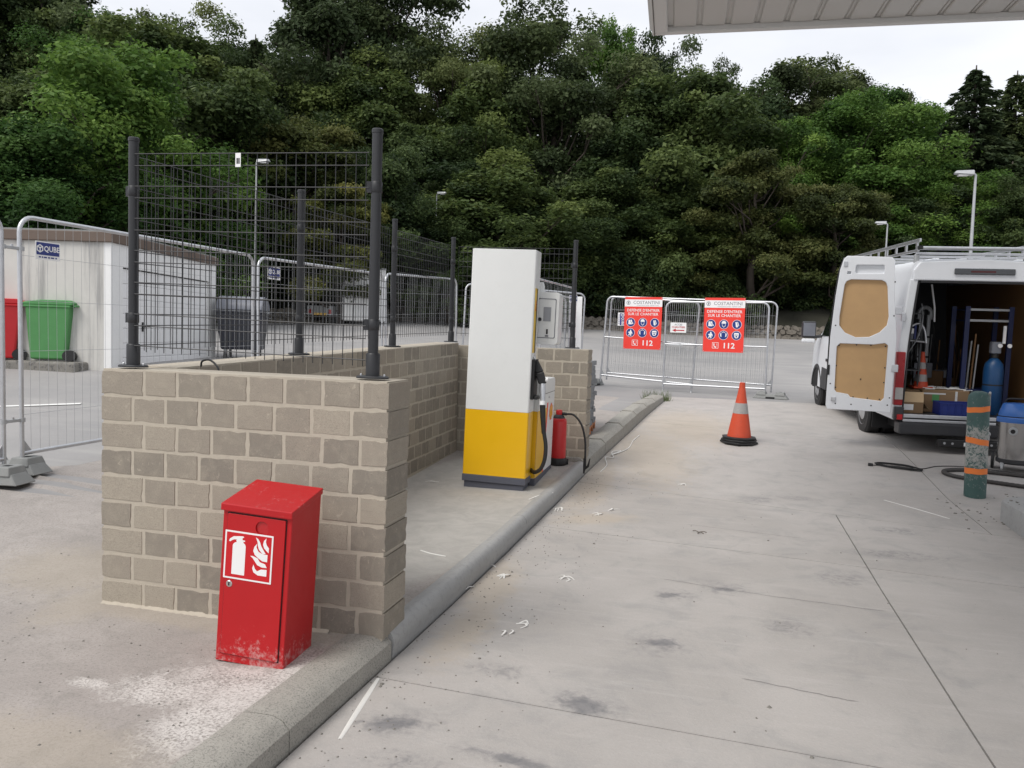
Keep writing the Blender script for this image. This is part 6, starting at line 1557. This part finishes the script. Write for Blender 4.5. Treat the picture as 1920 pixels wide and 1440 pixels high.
TREES = [
 ('ash', -22.8, 26.9, 12.1, 11, 'large bright green tree at the left, above the garage roof'),
 ('ash', -22.7, 22.6, 8.2, 8, 'bright green tree cut by the left edge above the concrete garage wall'),
 ('broad', -23.7, 34.0, 13.2, 11, 'dark blue green tree between the bright left tree and the dark mesh'),
 ('maple', -20.8, 36.8, 12.7, 8.5, 'yellowish green tree seen through the front mesh, the taller of two'),
 ('maple', -17.6, 35.3, 8.9, 6, 'yellowish green small tree seen through the front mesh, the lower of two'),
 ('broad', -17.1, 39.7, 11.4, 8, 'dark green tree just right of the front right fence post'),
 ('broad', -12.2, 43.0, 10.9, 12, 'big dark green tree directly above the fuel pump'),
 ('broad', -8.8, 45.8, 9.3, 9, 'dark green tree above the right end of the rear mesh'),
 ('broad', -13.6, 39.3, 7.7, 6, 'low dark tree left of the pump top behind the side mesh'),
 ('maple', 2.0, 47.7, 12.6, 9, 'olive yellow maple behind the right red sign, with layered branches'),
 ('maple', 6.4, 48.7, 11.1, 7, 'olive maple left of the van roof rack'),
 ('ash', 8.0, 57.9, 18.1, 14, 'broad bright green tree rising behind the van, widest on the right'),
 ('ash', 12.6, 55.6, 13.3, 10, 'bright green tree around the tall lamp post head'),
 ('ash', 3.9, 55.6, 15.9, 9, 'green tree above the olive maple'),
 ('spruce', 17.3, 65.6, 22.3, 11, 'dark spruce on the skyline at the right, left of the last one'),
 ('spruce', 20.9, 68.6, 22.7, 10, 'dark spruce cut by the right edge of the photo'),
 ('spruce', 16.0, 69.5, 20.0, 8, 'smaller spruce top at the left of the skyline spruces'),
 ('spruce', 17.4, 56.9, 13.5, 9, 'lower dark spruce right of the tall lamp post'),
 ('oak', -51.1, 52.8, 28.9, 15, None), ('broad', -53.3, 50.1, 27.1, 15, None), ('ash', -44.3, 50.1, 23.6, 13, None), ('oak', -45.4, 60.5, 27.3, 13, None),
 ('broad', -36.2, 54.3, 23.3, 10, None), ('broad', -36.3, 60.5, 25.0, 11, None), ('oak', -29.6, 56.1, 26.8, 13, 'tall thin leaved oak on the skyline above the front mesh, left one'),
 ('oak', -24.6, 57.4, 28.2, 15, 'tall gnarled oak with sky showing between its limbs left of centre'),
 ('broad', -24.1, 51.9, 19.9, 12, None), ('oak', -19.2, 56.5, 22.3, 11, None), ('oak', -13.6, 58.0, 25.6, 14, 'oak on the skyline straight above the fuel pump'),
 ('oak', -11.0, 55.2, 20.3, 12, None), ('broad', -16.3, 52.8, 18.7, 12, None), ('ash', -8.9, 63.4, 25.9, 9, 'bright narrow tree on the skyline left of the canopy corner'),
 ('oak', -5.3, 64.2, 24.4, 9, 'oak on the skyline just under the canopy corner'), ('broad', -2.7, 56.2, 19.1, 14, None), ('broad', -6.2, 53.1, 16.0, 11, None),
 ('oak', -1.2, 69.4, 24.0, 7, None), ('oak', 4.6, 68.7, 23.3, 13, None), ('oak', 9.0, 71.9, 24.2, 11, None), ('broad', 2.1, 63.7, 20.2, 12, None),
 ('ash', 11.0, 66.0, 20.6, 12, None), ('broad', -28.3, 47.4, 14.5, 11, None), ('broad', -24.0, 46.4, 13.8, 10, None), ('broad', -36.0, 45.8, 20.5, 14, None),
 ('broad', -41.5, 40.0, 16.9, 12, None), ('ash', -29.7, 38.7, 14.1, 10, 'bright green tree behind the large one at the left'), ('broad', -7.4, 50.4, 11.7, 9, None),
 ('broad', -3.8, 51.4, 11.8, 10, None), ('broad', -18.2, 47.9, 14.3, 10, None), ('broad', 12.5, 61.6, 10.2, 9, None), ('spruce', -33.4, 52.8, 22.9, 8, 'single dark conifer top on the skyline left of centre'),
 ('broad', -29.3, 30.2, 8.8, 10, None), ('broad', 26, 62, 17, 12, None), ('broad', -60, 45, 27, 16, None), ('oak', 28, 70, 22, 13, None), ('broad', -33, 26, 8, 10, None)]
CI = cam.matrix_world.inverted()
def zone(x, y, z):
    p = CI @ Vector((x, y, z)); px = 960+1500*p.x/-p.z
    for lim, nm in ((-40, 'beyond the left edge of the photo'), (200, 'above the concrete side of the garage'), (420, 'above the white garage door'), (560, 'above the left half of the front mesh'), (720, 'above the right half of the front mesh'), (880, 'between the front right post and the pump'), (1020, 'above the fuel pump'), (1160, 'above the stretch between pump and gate'), (1300, 'above the left red sign'), (1460, 'above the right red sign'), (1620, 'left of the van roof'), (1920, 'above the van')):
        if px < lim: return nm
    return 'beyond the right edge of the photo'
def row(x, y):
    d = y-wy(x); return 'front row' if d < 7 else ('middle row' if d < 14 else 'skyline row')
BL = dict(broad='dense dark green tree, ', oak='grey green loose oak, ', ash='fresh green tree, ', spruce='dark spruce, ')
for k, x, y, zt, w, lb in TREES: tree(k, x, y, zt, w, lb or BL[k]+row(x, y)+', '+zone(x, y, zt-3), G_ if lb is None else None)
for i in range(24):
    x = -30+i*1.3+trs.uniform(-.6, .6); y = wy(x)+1.6+trs.uniform(0, 2.0)
    tree('shrub', x, y, hill(x, y)+trs.uniform(2.2, 4.0), trs.uniform(3.6, 5.2), 'dark shrub behind the low stone wall, '+zone(x, y, hill(x, y)+1.5), 'shrubs behind the stone wall')
for i in range(14):
    x = -3+i*1.1+trs.uniform(-.4, .4); y = wy(x)+4.5+trs.uniform(0, 3.5)
    tree('shrub', x, y, hill(x, y)+trs.uniform(1.8, 3.0), trs.uniform(3.4, 4.6), 'dark undergrowth bush in deep shade under the olive maples, '+zone(x, y, hill(x, y)+1), 'bushes in the shade of the maples')
for i in range(17):
    x = -30+i*3.4+trs.uniform(-1, 1); y = wy(x)+6+trs.uniform(0, 3)+(3.5 if x > -3 else 0)
    tree('broad', x, y, hill(x, y)+trs.uniform(4.5, 7), trs.uniform(6, 8), 'low dark tree in the forest shade, '+zone(x, y, hill(x, y)+3), 'understorey trees at the forest edge')
